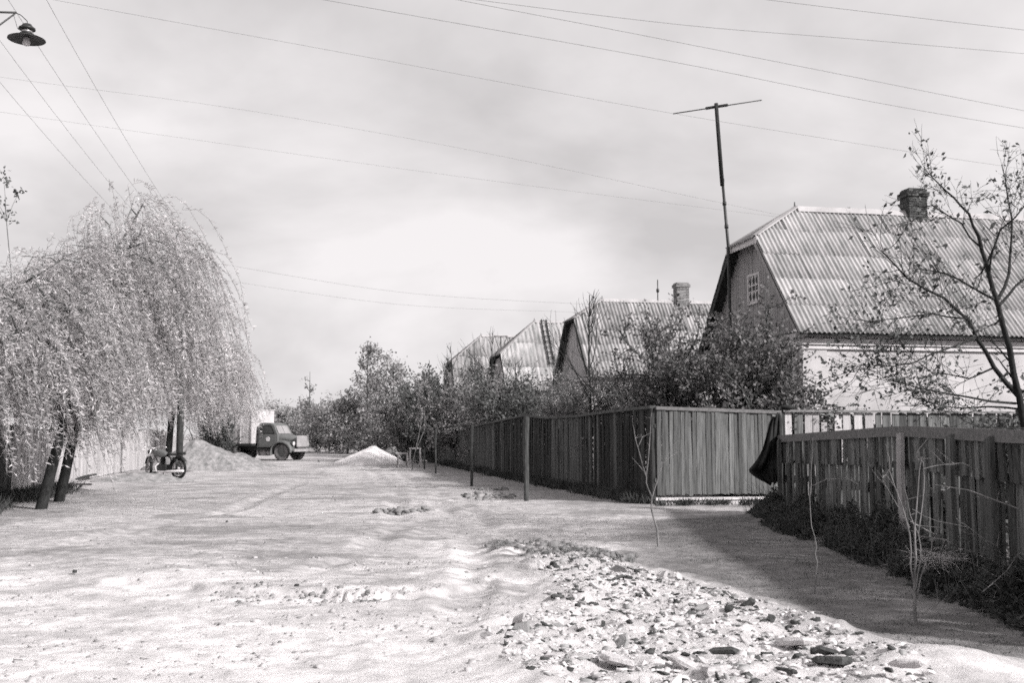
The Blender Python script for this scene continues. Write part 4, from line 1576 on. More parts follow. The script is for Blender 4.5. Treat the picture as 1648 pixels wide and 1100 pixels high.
# bare thin trees
def bare(px, d, top, seed, label, r0=0.055, spread=0.35, kids=5, lean=0.0, keep=0.0):
    T = Tree(seed)
    b = Vector((at(px, 670, d).x, d, 0))
    hgt = at(px, top, d).z
    P = [np.array((0, 0, -0.2)), np.array((0.02, 0, hgt * 0.3)), np.array((lean * 0.5 - 0.03, 0.05, hgt * 0.6)), np.array((lean, 0, hgt * 0.93))]
    T.limb(P, r0, 0.012, 7)
    for k in range(15):
        t_ = T.r.uniform(0.38, 0.97)
        q = P[0] + (P[3] - P[0]) * t_
        i = min(2, int(t_ * 3)); f = t_ * 3 - i
        q = P[i] + (P[i + 1] - P[i]) * f
        a = T.r.uniform(0, 6.28)
        T.grow(q, (math.cos(a) * 0.6, math.sin(a) * 0.6, 0.75), hgt * (1.02 - t_) * 0.62 + 0.15, 0.016, 1, spread, 0.13, 4, 0, 4, 0.12, 0, 0.55)
    return T.finish('young_tree', b, label, 'tree', bark_dark if keep == 0 else bark_mid, leaf_mid, 0.06, 0.04, 'thin trees behind the long fence', keep=keep if keep else 0.02)


bare(950, 31.5, 452, 71, 'bare young tree rising before the gable of the second house')
bare(792, 47, 520, 72, 'thin tree rising before the farthest roof', r0=0.06)
bare(738, 52, 545, 73, 'thin bare tree left of the farthest roof', r0=0.05, lean=-0.4)

bare(1005, 33.5, 560, 74, 'thin twiggy tree right of the bare young tree', r0=0.04, keep=0.25)
bare(893, 38, 560, 75, 'twiggy tree at the left edge of the second house gable', r0=0.045, keep=0.3)
bare(830, 44, 565, 76, 'twiggy tree below the ladder roof', r0=0.05, keep=0.3)
bare(765, 49, 575, 77, 'twiggy tree below the farthest roof', r0=0.05, keep=0.3)
bare(715, 54, 575, 78, 'twiggy tree left of the lowest roof', r0=0.05, keep=0.3)

# far trees
def fartree(px, d, base_py, top, seed, wid, label, leafm=leaf_far, cone=0.0, lsize=0.2, stems=1, dens=0.10):
    T = Tree(seed)
    b = Vector((at(px, 700, d).x, d, 0))
    hgt = at(px, top, d).z
    T.limb([np.array((0, 0, -0.2)), np.array((0.05, 0, hgt * 0.4)), np.array((0, 0.05, hgt * 0.95))], 0.02 * hgt, 0.02, 6)
    for k in range(30):
        t_ = T.r.uniform(0.02, 0.95)
        a = T.r.uniform(0, 6.28)
        rr = wid * (1.0 - cone * t_) * T.r.uniform(0.6, 1.0) * (math.sin(min(1, (t_ + 0.25)) * math.pi) ** 0.5 if cone < 0.3 else 1)
        T.grow((0, 0, hgt * t_ * 0.9), (math.cos(a), math.sin(a), 0.45), max(0.5, rr), 0.035, 2, 0.6, 0.06, 4, 1, 3, dens, 0, 0.6, 0.16)
    return T.finish('leafy_tree', b, label, 'tree', bark_mid, leafm, lsize, lsize * 0.7, 'trees at the far end of the street')


fartree(590, 84, 700, 541, 81, 2.7, 'tallest tree at the far end of the street', cone=0.55, leafm=leaf_mid)
fartree(632, 80, 700, 575, 82, 2.0, 'tree just right of the tallest far tree', cone=0.3)
fartree(690, 72, 700, 572, 83, 2.2, 'dark rounded tree left of the farthest roof', leafm=leaf_dark, cone=0.1)
fartree(497, 104, 700, 592, 84, 1.3, 'slim tree with open crown at the far end of the street', cone=0.2, leafm=leaf_mid, dens=0.16)
fartree(455, 98, 700, 655, 85, 2.4, 'low bushy tree right behind the truck cab', cone=0.1)
fartree(490, 108, 700, 640, 86, 2.9, 'low bushy tree in the middle of the street end', cone=0.1)
fartree(530, 90, 700, 640, 87, 2.4, 'bushy tree above the far rail fence', cone=0.1, leafm=leaf_mid)
fartree(560, 82, 700, 622, 88, 2.3, 'bushy tree above the little well roof', cone=0.1)
fartree(610, 74, 700, 628, 89, 2.1, 'bushy tree left of the far end of the long fence', cone=0.05)
fartree(652, 68, 700, 622, 90, 1.9, 'bushy tree right of the far end of the long fence', cone=0.05)
fartree(420, 112, 700, 650, 91, 3.0, 'low tree glimpsed left of the truck box', cone=0.1)
fartree(545, 128, 700, 640, 92, 4.0, 'tree closing the view at the street end', cone=0.1, lsize=0.28, dens=0.14)
fartree(470, 135, 700, 652, 93, 4.5, 'broad tree closing the view behind the truck', cone=0.1, lsize=0.28, dens=0.14)

for i_, (px_, d_, h_, lab) in enumerate(((440, 92, 2.2, 'low bush beyond the truck bonnet'), (478, 96, 2.2, 'low bush in the middle of the street end'), (512, 92, 2.0, 'low bush left of the far rail fence'), (548, 88, 2.0, 'low bush behind the far rail fence'), (585, 80, 2.2, 'low bush beside the well'), (625, 72, 2.2, 'low bush behind the sand heap'))):
    shrub('shrub', yard(px_, d_), 160 + i_, h_, 1.9, lab, leafm=leaf_mid, stems=10, leaf_step=0.07, kids=5, LL=0.17, LW=0.12)
# dark bush before the truck
shrub('shrub', ground(352, 742), 65, 2.6, 0.95, 'dark bush between the earth heap and the truck box', leafm=leaf_dark, stems=11, leaf_step=0.035, kids=6, LL=0.1, LW=0.07)
shrub('shrub', ground(338, 735), 66, 3.6, 1.1, 'willowy bush left of the truck box', leafm=leaf_willow, stems=9, leaf_step=0.06, kids=5, LL=0.13, LW=0.035)

# ------------------------------------------------------------------ truck
def rrect(x, hw, z0, z1, r, n=4):
    """rounded ring at given x, in y-z"""
    pts = []
    for (cy, cz, a0_) in ((hw - r, z1 - r, 0), (-hw + r, z1 - r, 90), (-hw + r, z0 + r * 0.4, 180), (hw - r, z0 + r * 0.4, 270)):
        rz_ = r if cz > (z0 + z1) / 2 else r * 0.4
        for k in range(n + 1):
            a = math.radians(a0_ + 90 * k / n)
            pts.append((x, cy + r * math.cos(a), cz + rz_ * math.sin(a)))
    return pts


tp_ = ground(453, 742)
truck = empty('truck', tp_, math.radians(-21))
tag(truck, 'old bonneted truck with dark cab and pale box body parked across the street', 'truck')
YO = 0.82    # shift so that the near front wheel stands at the empty
c_ = MB()
for s_ in (-1, 1):
    c_.box((-4.7, YO + s_ * 0.42 - 0.04, 0.6), (0.75, YO + s_ * 0.42 + 0.04, 0.78))
for x in (-4.6, -3.3, -1.9, 0.0, 0.7): c_.box((x - 0.05, YO - 0.38, 0.62), (x + 0.05, YO + 0.38, 0.74))
c_.tube([(0, YO - 0.8, 0.47), (0, YO + 0.8, 0.47)], 0.05, 8).tube([(-3.3, YO - 0.8, 0.47), (-3.3, YO + 0.8, 0.47)], 0.08, 8)
c_.build('chassis', iron, truck)
# cab shell: side profile with open window band
prof = [(-1.62, 0.72), (-1.62, 1.9), (-1.55, 2.06), (-1.35, 2.13), (-0.85, 2.10), (-0.62, 2.0), (-0.33, 1.46), (-0.30, 0.72)]
def cab_hw(z): return 0.80 if z < 1.45 else 0.80 - 0.11 * (z - 1.45) / 0.7
m = MB()
n = len(prof)
vs = [(x, YO - cab_hw(z), z) for x, z in prof] + [(x, YO + cab_hw(z), z) for x, z in prof]
m.add(vs, [tuple(range(n))[::-1], tuple(range(n, 2 * n))])
m.add(vs, [(k, (k + 1) % n, (k + 1) % n + n, k + n) for k in range(n)])
cab = m.build('cab', truck_paint, truck)
bv = cab.modifiers.new('bevel', 'BEVEL'); bv.width = 0.07; bv.segments = 3; bv.limit_method = 'ANGLE'; bv.angle_limit = math.radians(50)
for s_ in (-1, 1):
    def sp(pts, dy):
        return [(x, YO + s_ * (cab_hw(z) + dy), z) for x, z in pts]
    dpoly = [(-1.50, 0.76), (-1.50, 1.48), (-0.42, 1.48), (-0.40, 1.1), (-0.55, 0.76)]
    m = MB()
    a = sp(dpoly, 0.018); b = sp(dpoly, -0.02)
    k = len(a)
    m.add(a + b, [tuple(range(k)), tuple(range(k, 2 * k))[::-1]] + [(i, i + k, (i + 1) % k + k, (i + 1) % k) for i in range(k)])
    door = m.build('door', truck_paint, truck)
    wpoly = [(-1.42, 1.52), (-1.42, 1.88), (-1.33, 1.96), (-0.86, 1.96), (-0.74, 1.90), (-0.52, 1.52)]
    a = sp(wpoly, 0.012); b = sp(wpoly, -0.03); k = len(a)
    MB().add(a + b, [tuple(range(k)), tuple(range(k, 2 * k))[::-1]] + [(i, i + k, (i + 1) % k + k, (i + 1) % k) for i in range(k)]).build('window', glass, door)
    m = MB()
    for i in range(k):
        p_, q_ = Vector(a[i]), Vector(a[(i + 1) % k])
        m.bar(p_, q_, 0.03, 0.05)
    m.build('window_frame', rubber, door)
    M = Matrix.Translation((-0.92, YO + s_ * 0.815, 1.2)) @ Matrix.Rotation(0, 4, 'X')
    MB().lathe([(0.001, 0.012 * s_), (0.13, 0.012 * s_), (0.135, -0.005 * s_)], 20, M, False, 'y').build('white_disc', trim_white, door)
    MB().box((-1.42, YO + s_ * 0.83 - 0.012, 1.30), (-1.28, YO + s_ * 0.83 + 0.012, 1.33)).build('handle', chrome, door)
# windscreen
m = MB()
v0, v1 = Vector((-0.60, 0, 1.95)), Vector((-0.34, 0, 1.50))
off = Vector((0.02, 0, 0.012))
for y0, y1 in ((-0.62, -0.02), (0.02, 0.62)):
    q = [v1 + off + Vector((0, YO + y0, 0)), v1 + off + Vector((0, YO + y1, 0)), v0 + off + Vector((0, YO + y1 * 0.93, 0)), v0 + off + Vector((0, YO + y0 * 0.93, 0))]
    m.add(q, [(0, 1, 2, 3)])
    m.add([w_ - off * 0.9 for w_ in q], [(3, 2, 1, 0)])
m.build('windscreen', mat('windscreen glass', 0.22, 0.3, 2, rough=0.2, spec=0.5), truck)
# bonnet
rings = []
for x, hw, z1, r in ((-0.36, 0.62, 1.47, 0.22), (0.0, 0.56, 1.44, 0.24), (0.4, 0.48, 1.38, 0.24), (0.66, 0.43, 1.30, 0.22), (0.78, 0.38, 1.20, 0.18)):
    rings.append([(a, b + YO, c) for a, b, c in rrect(x, hw, 0.72, z1, r)])
bon = MB().loft(rings).build('bonnet', truck_paint, truck)
for s_ in (-1, 1):
    m = MB()
    for k in range(6):
        x = -0.2 + k * 0.1
        m.box((x, YO + s_ * 0.565 - 0.02, 1.08), (x + 0.04, YO + s_ * 0.565 + 0.02, 1.22))
    m.build('louvre', truck_paint, bon)
# pale radiator shell with slats
m = MB()
m.box((0.76, YO - 0.46, 0.72), (0.80, YO + 0.46, 0.78)).box((0.76, YO - 0.44, 1.22), (0.80, YO + 0.44, 1.30))
m.box((0.76, YO - 0.48, 0.78), (0.80, YO - 0.42, 1.22)).box((0.76, YO + 0.42, 0.78), (0.80, YO + 0.48, 1.22))
gr = m.build('radiator_grille', truck_light, truck)
for k in range(7):
    z = 0.80 + k * 0.06
    MB().box((0.765, YO - 0.42, z), (0.795, YO + 0.42, z + 0.035)).build('slat', truck_light, gr)
MB().box((0.9, YO - 1.0, 0.5), (0.96, YO + 1.0, 0.66)).box((0.7, YO - 0.45, 0.55), (0.9, YO - 0.38, 0.63)).box((0.7, YO + 0.38, 0.55), (0.9, YO + 0.45, 0.63)).build('bumper', truck_light, truck)
# a pale board/guard standing in front of the nose
MB().box((0.83, YO - 0.62, 0.78), (0.86, YO + 0.62, 1.40)).build('nose_guard', truck_light, truck)
for s_ in (-1, 1):
    # mudguard: arch swept across the wheel
    rings = []
    for k in range(15):
        a = math.radians(195 - 195 * k / 14)
        rx_, rz_ = 0.68, 0.62
        x = rx_ * math.cos(a) + (0.06 if a < 1.2 else 0)
        z = 0.50 + rz_ * math.sin(a)
        xi, zi = 0.9 * rx_ * math.cos(a), 0.50 + 0.9 * rz_ * math.sin(a)
        yi, yo = YO + s_ * 0.50, YO + s_ * 1.02
        ym_ = YO + s_ * 0.92
        rings.append([(x, yi, z + 0.03), (x, ym_, z), (x * 0.97, yo, z - 0.06), (xi, yo - s_ * 0.015, zi - 0.07), (xi, ym_, zi - 0.02), (xi, yi, zi)])
    MB().loft(rings).build('mudguard', truck_paint, truck)
    m = MB()
    M = Matrix.Translation((0.72, YO + s_ * 0.74, 0.95)) @ Matrix.Rotation(math.radians(90), 4, 'Y')
    m.lathe([(0.001, -0.2), (0.09, -0.16), (0.13, -0.03), (0.135, 0.02), (0.12, 0.03)], 16, M)
    hl_ = m.build('headlight', truck_paint, truck)
    MB().lathe([(0.122, 0.028), (0.07, 0.05), (0.001, 0.058)], 16, M).build('lens', lamp_glass, hl_)
    MB().box((-1.6, YO + s_ * 0.9 - 0.14, 0.60), (-0.62, YO + s_ * 0.9 + 0.12, 0.645)).build('running_board', iron, truck)


def wheel(parent, loc, r=0.47, w=0.2, hub=0.24):
    M = Matrix.Translation(loc)
    pr = [(hub + 0.02, -w * 0.42), (r * 0.86, -w * 0.5), (r * 0.97, -w * 0.42), (r, -w * 0.2), (r, w * 0.2), (r * 0.97, w * 0.42), (r * 0.86, w * 0.5), (hub + 0.02, w * 0.42), (hub + 0.02, -w * 0.42)]
    wh = MB().lathe(pr, 28, M, True, 'y').build('wheel', rubber_dust, parent)
    MB().lathe([(0.001, -w * 0.30), (0.07, -w * 0.34), (0.09, -w * 0.18), (hub, -w * 0.12), (hub + 0.025, -w * 0.42), (hub + 0.025, w * 0.42), (hub, w * 0.12), (0.09, w * 0.18), (0.07, w * 0.34), (0.001, w * 0.30)], 20, M, True, 'y').build('rim', truck_paint, wh)
    m = MB()
    for k in range(24):
        a = 2 * math.pi * k / 24
        q = Matrix.Translation(loc) @ Matrix.Rotation(-a, 4, 'Y')
        m.box((r - 0.012, -w * 0.46, -0.022), (r + 0.012, w * 0.46, 0.022), q)
    m.build('tread', rubber, wh)
    return wh


for s_ in (-1, 1):
    wheel(truck, (0, YO + s_ * 0.80, 0.47))
    wheel(truck, (-3.3, YO + s_ * 0.95, 0.47))
    wheel(truck, (-3.3, YO + s_ * 0.68, 0.47))
# box body
bx = MB().box((-4.9, YO - 1.08, 0.95), (-1.78, YO + 1.08, 2.86)).build('box_body', box_paint, truck)
for s_ in (-1, 1):
    for x in (-4.86, -4.1, -3.34, -2.58, -1.84):
        MB().box((x - 0.03, YO + s_ * 1.10 - 0.02, 0.95), (x + 0.03, YO + s_ * 1.10 + 0.02, 2.86)).build('rib', box_paint, bx)
MB().box((-4.95, YO - 1.12, 2.86), (-1.74, YO + 1.12, 2.90)).build('roof_sheet', box_paint, bx)
MB().box((-4.9, YO - 1.1, 0.80), (-1.78, YO + 1.1, 0.95)).build('bed_frame', iron, truck)
# fuel tank and tool box under the cab
M = Matrix.Translation((-1.25, YO - 0.62, 0.47))
MB().lathe([(0.001, -0.42), (0.17, -0.42), (0.2, -0.36), (0.2, 0.36), (0.17, 0.42), (0.001, 0.42)], 14, M @ Matrix.Rotation(math.radians(90), 4, 'Z'), True, 'y').build('fuel_tank', truck_light, truck)
for x in (-1.5, -1.05):
    MB().lathe([(0.205, -0.02), (0.212, -0.02), (0.212, 0.02), (0.205, 0.02)], 14, Matrix.Translation((x, YO - 0.62, 0.47)) @ Matrix.Rotation(math.radians(90), 4, 'Z'), True, 'y').build('tank_strap', iron, truck)

# ------------------------------------------------------------------ motorcycle
mp_ = ground(287, 772)
moto = empty('motorcycle', mp_, math.atan2(0.5, -0.86))
tag(moto, 'old dark motorcycle parked before the earth heap on the left', 'motorcycle')


def mwheel(M, r=0.34, w=0.085):
    pr = []
    for k in range(11):
        a = 2 * math.pi * k / 10
        pr.append((r - w / 2 + w / 2 * math.cos(a), w / 2 * math.sin(a)))
    wh = MB().lathe(pr, 26, M, True, 'y').build('wheel', rubber, moto)
    MB().lathe([(r - w, -0.03), (r - w - 0.02, -0.025), (r - w - 0.02, 0.025), (r - w, 0.03), (r - w, -0.03)], 26, M, True, 'y').build('rim', chrome, wh)
    MB().lathe([(0.001, -0.06), (0.06, -0.06), (0.07, 0), (0.06, 0.06), (0.001, 0.06)], 12, M, True, 'y').build('hub', chrome, wh)
    m = MB()
    for k in range(18):
        a = 2 * math.pi * k / 18
        b = a + (0.35 if k % 2 else -0.35)
        m.tube([M @ Vector((0.06 * math.cos(b), 0.03 * (1 if k % 2 else -1), 0.06 * math.sin(b))), M @ Vector(((r - w) * math.cos(a), 0, (r - w) * math.sin(a)))], 0.004, 3, cap=False)
    m.build('spoke', chrome, wh)
    return wh


FX = 1.36
Mr = Matrix.Translation((0, 0, 0.34))
Mf = Matrix.Translation((FX, 0, 0.34)) @ Matrix.Rotation(math.radians(-28), 4, 'Z')
mwheel(Mr); mwheel(Mf)
def fender(M, a0, a1, r, w=0.13):
    rings = []
    for k in range(13):
        a = math.radians(a0 + (a1 - a0) * k / 12)
        c, s = math.cos(a), math.sin(a)
        rings.append([M @ Vector(((r + dz) * c, y, (r + dz) * s)) for y, dz in ((-w / 2, -0.05), (-w * 0.3, 0.0), (0, 0.012), (w * 0.3, 0.0), (w / 2, -0.05), (w * 0.28, -0.012), (0, 0.0), (-w * 0.28, -0.012))])
    return MB().loft(rings)
fender(Mr, 10, 205 - 60, 0.40).build('rear_mudguard', iron, moto)
fender(Mf, 20, 150, 0.39).build('front_mudguard', iron, moto)
m = MB()
m.tube([(FX - 0.16, 0, 0.92), (FX - 0.24, 0, 0.75), (0.75, 0, 0.30), (0.4, 0, 0.26), (0.0, 0.08, 0.34)], 0.02, 6)
m.tube([(FX - 0.18, 0, 0.9), (0.75, 0, 0.78), (0.38, 0, 0.70), (0.3, 0, 0.3)], 0.02, 6)
m.tube([(0.38, 0.09, 0.70), (0.0, 0.09, 0.62)], 0.016, 6).tube([(0.38, -0.09, 0.70), (0.0, -0.09, 0.62)], 0.016, 6)
m.tube([(0.0, 0.1, 0.34), (-0.02, 0.1, 0.64)], 0.03, 6).tube([(0.0, -0.1, 0.34), (-0.02, -0.1, 0.64)], 0.03, 6)
m.build('frame', iron, moto)
R28 = Matrix.Rotation(math.radians(-28), 4, 'Z')
m = MB()
for s_ in (-1, 1):
    m.tube([Vector((FX, 0, 0)) + R28 @ Vector((0, s_ * 0.085, 0.34)), Vector((FX - 0.19, 0, 0)) + R28 @ Vector((0, s_ * 0.085, 0.95))], 0.024, 6)
m.build('fork', chrome, moto)
hb = Vector((FX - 0.2, 0, 1.0))
MB().tube([hb + R28 @ Vector((-0.22, -0.36, 0.0)), hb + R28 @ Vector((-0.08, -0.24, 0.05)), hb + R28 @ Vector((0, 0, -0.02)), hb + R28 @ Vector((-0.08, 0.24, 0.05)), hb + R28 @ Vector((-0.22, 0.36, 0.0))], 0.014, 6).build('handlebar', chrome, moto)
Mh = Matrix.Translation((FX - 0.05, 0, 0.86)) @ R28 @ Matrix.Rotation(math.radians(90), 4, 'Y')
hl_ = MB().lathe([(0.001, -0.13), (0.05, -0.11), (0.085, -0.02), (0.09, 0.03)], 14, Mh).build('headlight', iron, moto)
MB().lathe([(0.09, 0.03), (0.05, 0.045), (0.001, 0.05)], 14, Mh).build('lens', lamp_glass, hl_)
rings = []
for x, hw, z0, z1, r in ((0.55, 0.07, 0.72, 0.84, 0.05), (0.7, 0.12, 0.68, 0.92, 0.08), (0.92, 0.13, 0.70, 0.95, 0.09), (1.08, 0.09, 0.74, 0.92, 0.07)):
    rings.append(rrect(x, hw, z0, z1, r))
MB().loft(rings).build('fuel_tank', truck_paint, moto)
for x0, x1, z in ((0.2, 0.52, 0.80), (-0.25, 0.08, 0.84)):
    rings = [rrect(x0, 0.06, z - 0.05, z, 0.02), rrect(x0 + 0.08, 0.13, z - 0.06, z + 0.03, 0.03), rrect(x1 - 0.1, 0.11, z - 0.06, z + 0.03, 0.03), rrect(x1, 0.04, z - 0.05, z, 0.015)]
    MB().loft(rings).build('saddle', rubber, moto)
m = MB().box((0.45, -0.13, 0.26), (0.85, 0.13, 0.46))
for k in range(6): m.lathe([(0.09, 0), (0.11, 0.005), (0.11, 0.014), (0.09, 0.02)], 12, Matrix.Translation((0.72, 0, 0.47 + k * 0.03)))
m.lathe([(0.075, 0), (0.075, 0.22), (0.001, 0.23)], 12, Matrix.Translation((0.72, 0, 0.46)))
m.build('engine', iron, moto)
MB().tube([(0.8, 0.1, 0.5), (0.9, 0.16, 0.4), (0.8, 0.19, 0.24), (0.5, 0.2, 0.22), (0.3, 0.2, 0.24), (-0.42, 0.2, 0.28)], [0.022, 0.022, 0.022, 0.025, 0.045, 0.04], 8).build('exhaust', trim_white, moto)
MB().tube([(0.8, -0.1, 0.5), (0.9, -0.16, 0.4), (0.8, -0.19, 0.24), (0.5, -0.2, 0.22), (0.3, -0.2, 0.24), (-0.42, -0.2, 0.28)], [0.022, 0.022, 0.022, 0.025, 0.045, 0.04], 8).build('exhaust', chrome, moto)
MB().tube([(0.5, 0.12, 0.28), (0.45, 0.3, 0.02)], 0.014, 6).build('stand', iron, moto)

# ------------------------------------------------------------------ heaps
def heap(name, c, rx, ry, hgt, m, label, cat, seed, rz=0.0, pk=(0, 0), rough=0.10, n=(34, 48)):
    vs, fs = [], []
    nr_, na = n
    for i in range(nr_ + 1):
        t_ = i / nr_
        for k in range(na):
            a = 2 * math.pi * k / na
            wob = 1 + 0.18 * math.sin(2 * a + seed) + 0.1 * math.sin(5 * a + seed * 2.1)
            x = pk[0] * (1 - t_) + rx * t_ * math.cos(a) * wob
            y = pk[1] * (1 - t_) + ry * t_ * math.sin(a) * wob
            vs.append([x, y, t_])
    A = np.array(vs)
    tt = A[:, 2]
    prof_ = np.where(tt < 0.12, 1 - tt * tt * 4, (1 - tt) * 1.06)
    prof_ = np.clip(prof_, 0, 1)
    z = hgt * prof_ + (fbm(A[:, 0] * 1.6 + seed, A[:, 1] * 1.6, seed, 4) - 0.5) * rough * 3 * np.clip(1.15 - tt, 0, 1) + (fbm(A[:, 0] * 7, A[:, 1] * 7, seed + 5, 3) - 0.5) * rough
    z = np.where(tt > 0.97, -0.12, z)
    A[:, 2] = z
    F_ = []
    for i in range(nr_):
        for k in range(na):
            k2 = (k + 1) % na
            F_.append((i * na + k, (i + 1) * na + k, (i + 1) * na + k2, i * na + k2))
    o = link(name, np_mesh(name, A, F_, m, True), None, (c[0], c[1], hz(c[0], c[1])), (0, 0, rz))
    tag(o, label, cat)
    return o


c = ground(335, 757)
heap('earth_heap', c, 2.4, 1.4, 1.25, soil_m, 'long heap of dug earth between motorcycle and truck', 'heap', 3, 0.3, (-0.4, 0.1), 0.10)
c = ground(385, 752)
heap('earth_heap', c, 1.7, 1.0, 0.62, soil_m, 'low spread of earth in front of the truck bed', 'heap', 9, 0.1, (0, 0), 0.07)
c = ground(225, 775)
heap('earth_heap', c, 1.6, 0.8, 0.28, soil_m, 'low strip of earth left of the motorcycle', 'heap', 12, 0.2, (0, 0), 0.06)
c = ground(596, 747)
heap('sand_heap', c, 2.1, 1.5, 0.85, sand_m, 'bright white sand heap at the right side of the far street', 'heap', 5, 0.2, (0.2, 0.5), 0.04)
c = ground(636, 741)
heap('gravel_heap', c, 1.1, 1.1, 0.75, gravel_m, 'grey gravel heap against the white sand heap', 'heap', 7, 0.0, (-0.2, 0.2), 0.05)

# ------------------------------------------------------------------ trestles, well, far gate and rail fence
def trestle(px, py, top, wid, label, rz):
    p = ground(px, py)
    hgt = at(px, top, p.y).z - p.z
    root = empty('trestle', p, rz)
    tag(root, label, 'trestle', 'trestles by the far fence')
    MB().box((-wid / 2, -0.06, hgt - 0.06), (wid / 2, 0.06, hgt)).build('top_bar', wood_pale, root)
    for sx in (-1, 1):
        for sy in (-1, 1):
            MB().bar((sx * wid * 0.42, sy * 0.03, hgt - 0.06), (sx * wid * 0.5, sy * 0.22, -0.03), 0.05, 0.05).build('leg', wood_pale, root)
        MB().bar((sx * wid * 0.46, -0.13, hgt * 0.45), (sx * wid * 0.46, 0.13, hgt * 0.45), 0.03, 0.05).build('brace', wood_pale, root)


trestle(648, 753, 729, 0.45, 'lower left of the two pale wooden trestles by the far fence', 0.3)
trestle(668, 753, 721, 0.5, 'taller right one of the two pale wooden trestles by the far fence', 0.2)

wp = ground(566, 724)
well = empty('well_house', wp, 0.5)
tag(well, 'little well with a pale gabled roof at the far side of the street', 'well')
for k in range(6):
    z = k * 0.15
    MB().box((-0.5, -0.5, z), (0.5, -0.38, z + 0.14)).box((-0.5, 0.38, z), (0.5, 0.5, z + 0.14)).box((-0.5, -0.375, z), (-0.38, 0.375, z + 0.14)).box((0.38, -0.375, z), (0.5, 0.375, z + 0.14)).build('timber', wood_mid, well)
for sx in (-0.45, 0.45): MB().box((sx - 0.05, -0.05, 0.9), (sx + 0.05, 0.05, 1.65)).build('post', wood_mid, well)
for s_ in (-1, 1):
    MB().bar((-0.62, s_ * 0.35, 1.66), (0.62, s_ * 0.35, 1.66), 0.86, 0.04, (0, s_ * 0.62, 0.78)).build('roof_slope', ridge_m, well)

for px_, py_, top, wd, lab in ((604, 722, 694, 0.35, 'pale pier left of the dark far gate'), (587, 723, 698, 0.5, 'dark wide pier between well and far gate')):
    p = ground(px_, py_)
    root = empty('gate_pier', p, 0.2)
    hgt = at(px_, top, p.y).z - p.z
    tag(root, lab, 'pier', 'piers at the far gate')
    MB().box((-wd / 2, -wd / 2, -0.2), (wd / 2, wd / 2, hgt), jit=0.015).build('shaft', concrete if px_ == 604 else wood_mid, root)
    MB().box((-wd / 2 - 0.05, -wd / 2 - 0.05, hgt), (wd / 2 + 0.05, wd / 2 + 0.05, hgt + 0.08)).build('cap', wood_mid, root)

p0 = Vector((at(524, 718, 92).x, 92, 0)); p1 = Vector((at(558, 718, 84).x, 84, 0))
rf = empty('rail_fence', p0)
tag(rf, 'low pale two-rail fence at the far street end', 'fence')
for z in (0.55, 1.05):
    MB().bar(Vector((0, 0, z)), p1 - p0 + Vector((0, 0, z)), 0.05, 0.10).build('rail', wood_pale, rf)
for k in range(5):
    MB().box((-0.06, -0.06, -0.2), (0.06, 0.06, 1.25 + 0.4 * (k == 2))).build('post', wood_pale, rf, (p1 - p0) * (k / 4) + Vector((0.0, 0.08, 0)))

# far plank fence continuing on both sides
fo = Vector((long_x(61.5), 61.5, 0))
ff = empty('plank_fence', fo)
tag(ff, 'far grey plank fence past the trestles', 'fence')
y = 61.6
while y < 78:
    w = 0.2
    put_plank(ff, fo, (long_x(y) - 0.05, y), ang_l, w * 0.95, 0.0, 1.85 + rnd.uniform(-0.04, 0.04), PL_MID)
    y += w
for z in (0.4, 1.5): MB().bar((0.05, 0, z), Vector((long_x(78) - fo.x + 0.02, 16.5, z)), 0.05, 0.1).build('back_rail', wood_rail, ff)

# ------------------------------------------------------------------ poles, lamp and wires
def pole(base, hgt, label, arm_half=0.8, name='utility_pole'):
    root = empty(name, base, TH)
    tag(root, label, 'pole', 'utility poles on the left')
    MB().tube([(0, 0, -0.4), (0.01, 0, hgt * 0.5), (0, 0, hgt + 0.15)], [0.13, 0.11, 0.085], 10).build('shaft', post_wood, root)
    MB().box((-arm_half, -0.14, hgt - 0.12), (arm_half, -0.06, hgt - 0.02)).build('crossarm', post_wood, root)
    for k in range(4):
        x = -arm_half + 0.08 + k * (2 * arm_half - 0.16) / 3
        MB().tube([(x, -0.1, hgt - 0.02), (x, -0.1, hgt + 0.1)], 0.012, 6).build('pin', iron, root)
        MB().lathe([(0.02, hgt + 0.04), (0.05, hgt + 0.05), (0.05, hgt + 0.09), (0.035, hgt + 0.11), (0.04, hgt + 0.16), (0.001, hgt + 0.18)], 10, Matrix.Translation((x, -0.1, 0))).build('insulator', lamp_glass, root)
    return root


P1 = Vector((-7.55, 13.6, 0)); P1.z = hz(P1.x, P1.y)
P2 = Vector((at(292, 600, 39.0).x, 39.0, 0))
pole(P1, 8.1, 'near utility pole beyond the left edge that carries the street lamp', 0.95)
pole(P2, 7.75, 'utility pole whose top shows among the willow crowns', 0.8)


def wire(pts, r, label, name='overhead_wire', group='overhead wires', n=30):
    P = [Vector(p) for p in pts]
    Q = []
    if len(P) == 2:
        a, b = P
        L = (b - a).length
        for i in range(n + 1):
            t_ = i / n
            Q.append(a.lerp(b, t_) + Vector((0, 0, -4 * 0.012 * L * t_ * (1 - t_))))
    else:
        # smooth curve through the points
        m_ = len(P)
        ts = np.linspace(0, m_ - 1, n + 1)
        for t_ in ts:
            i = min(m_ - 2, int(t_)); f = t_ - i
            p0 = P[max(i - 1, 0)]; p1 = P[i]; p2 = P[i + 1]; p3 = P[min(i + 2, m_ - 1)]
            if i == 0: p0 = p1 * 2 - p2
            if i == m_ - 2: p3 = p2 * 2 - p1
            Q.append(0.5 * ((2 * p1) + (p2 - p0) * f + (2 * p0 - 5 * p1 + 4 * p2 - p3) * f * f + (3 * p1 - p0 - 3 * p2 + p3) * f ** 3))
    o = MB().tube(Q, r, 4).build(name, wire_m)
    tag(o, label, 'wire', group)
    return o


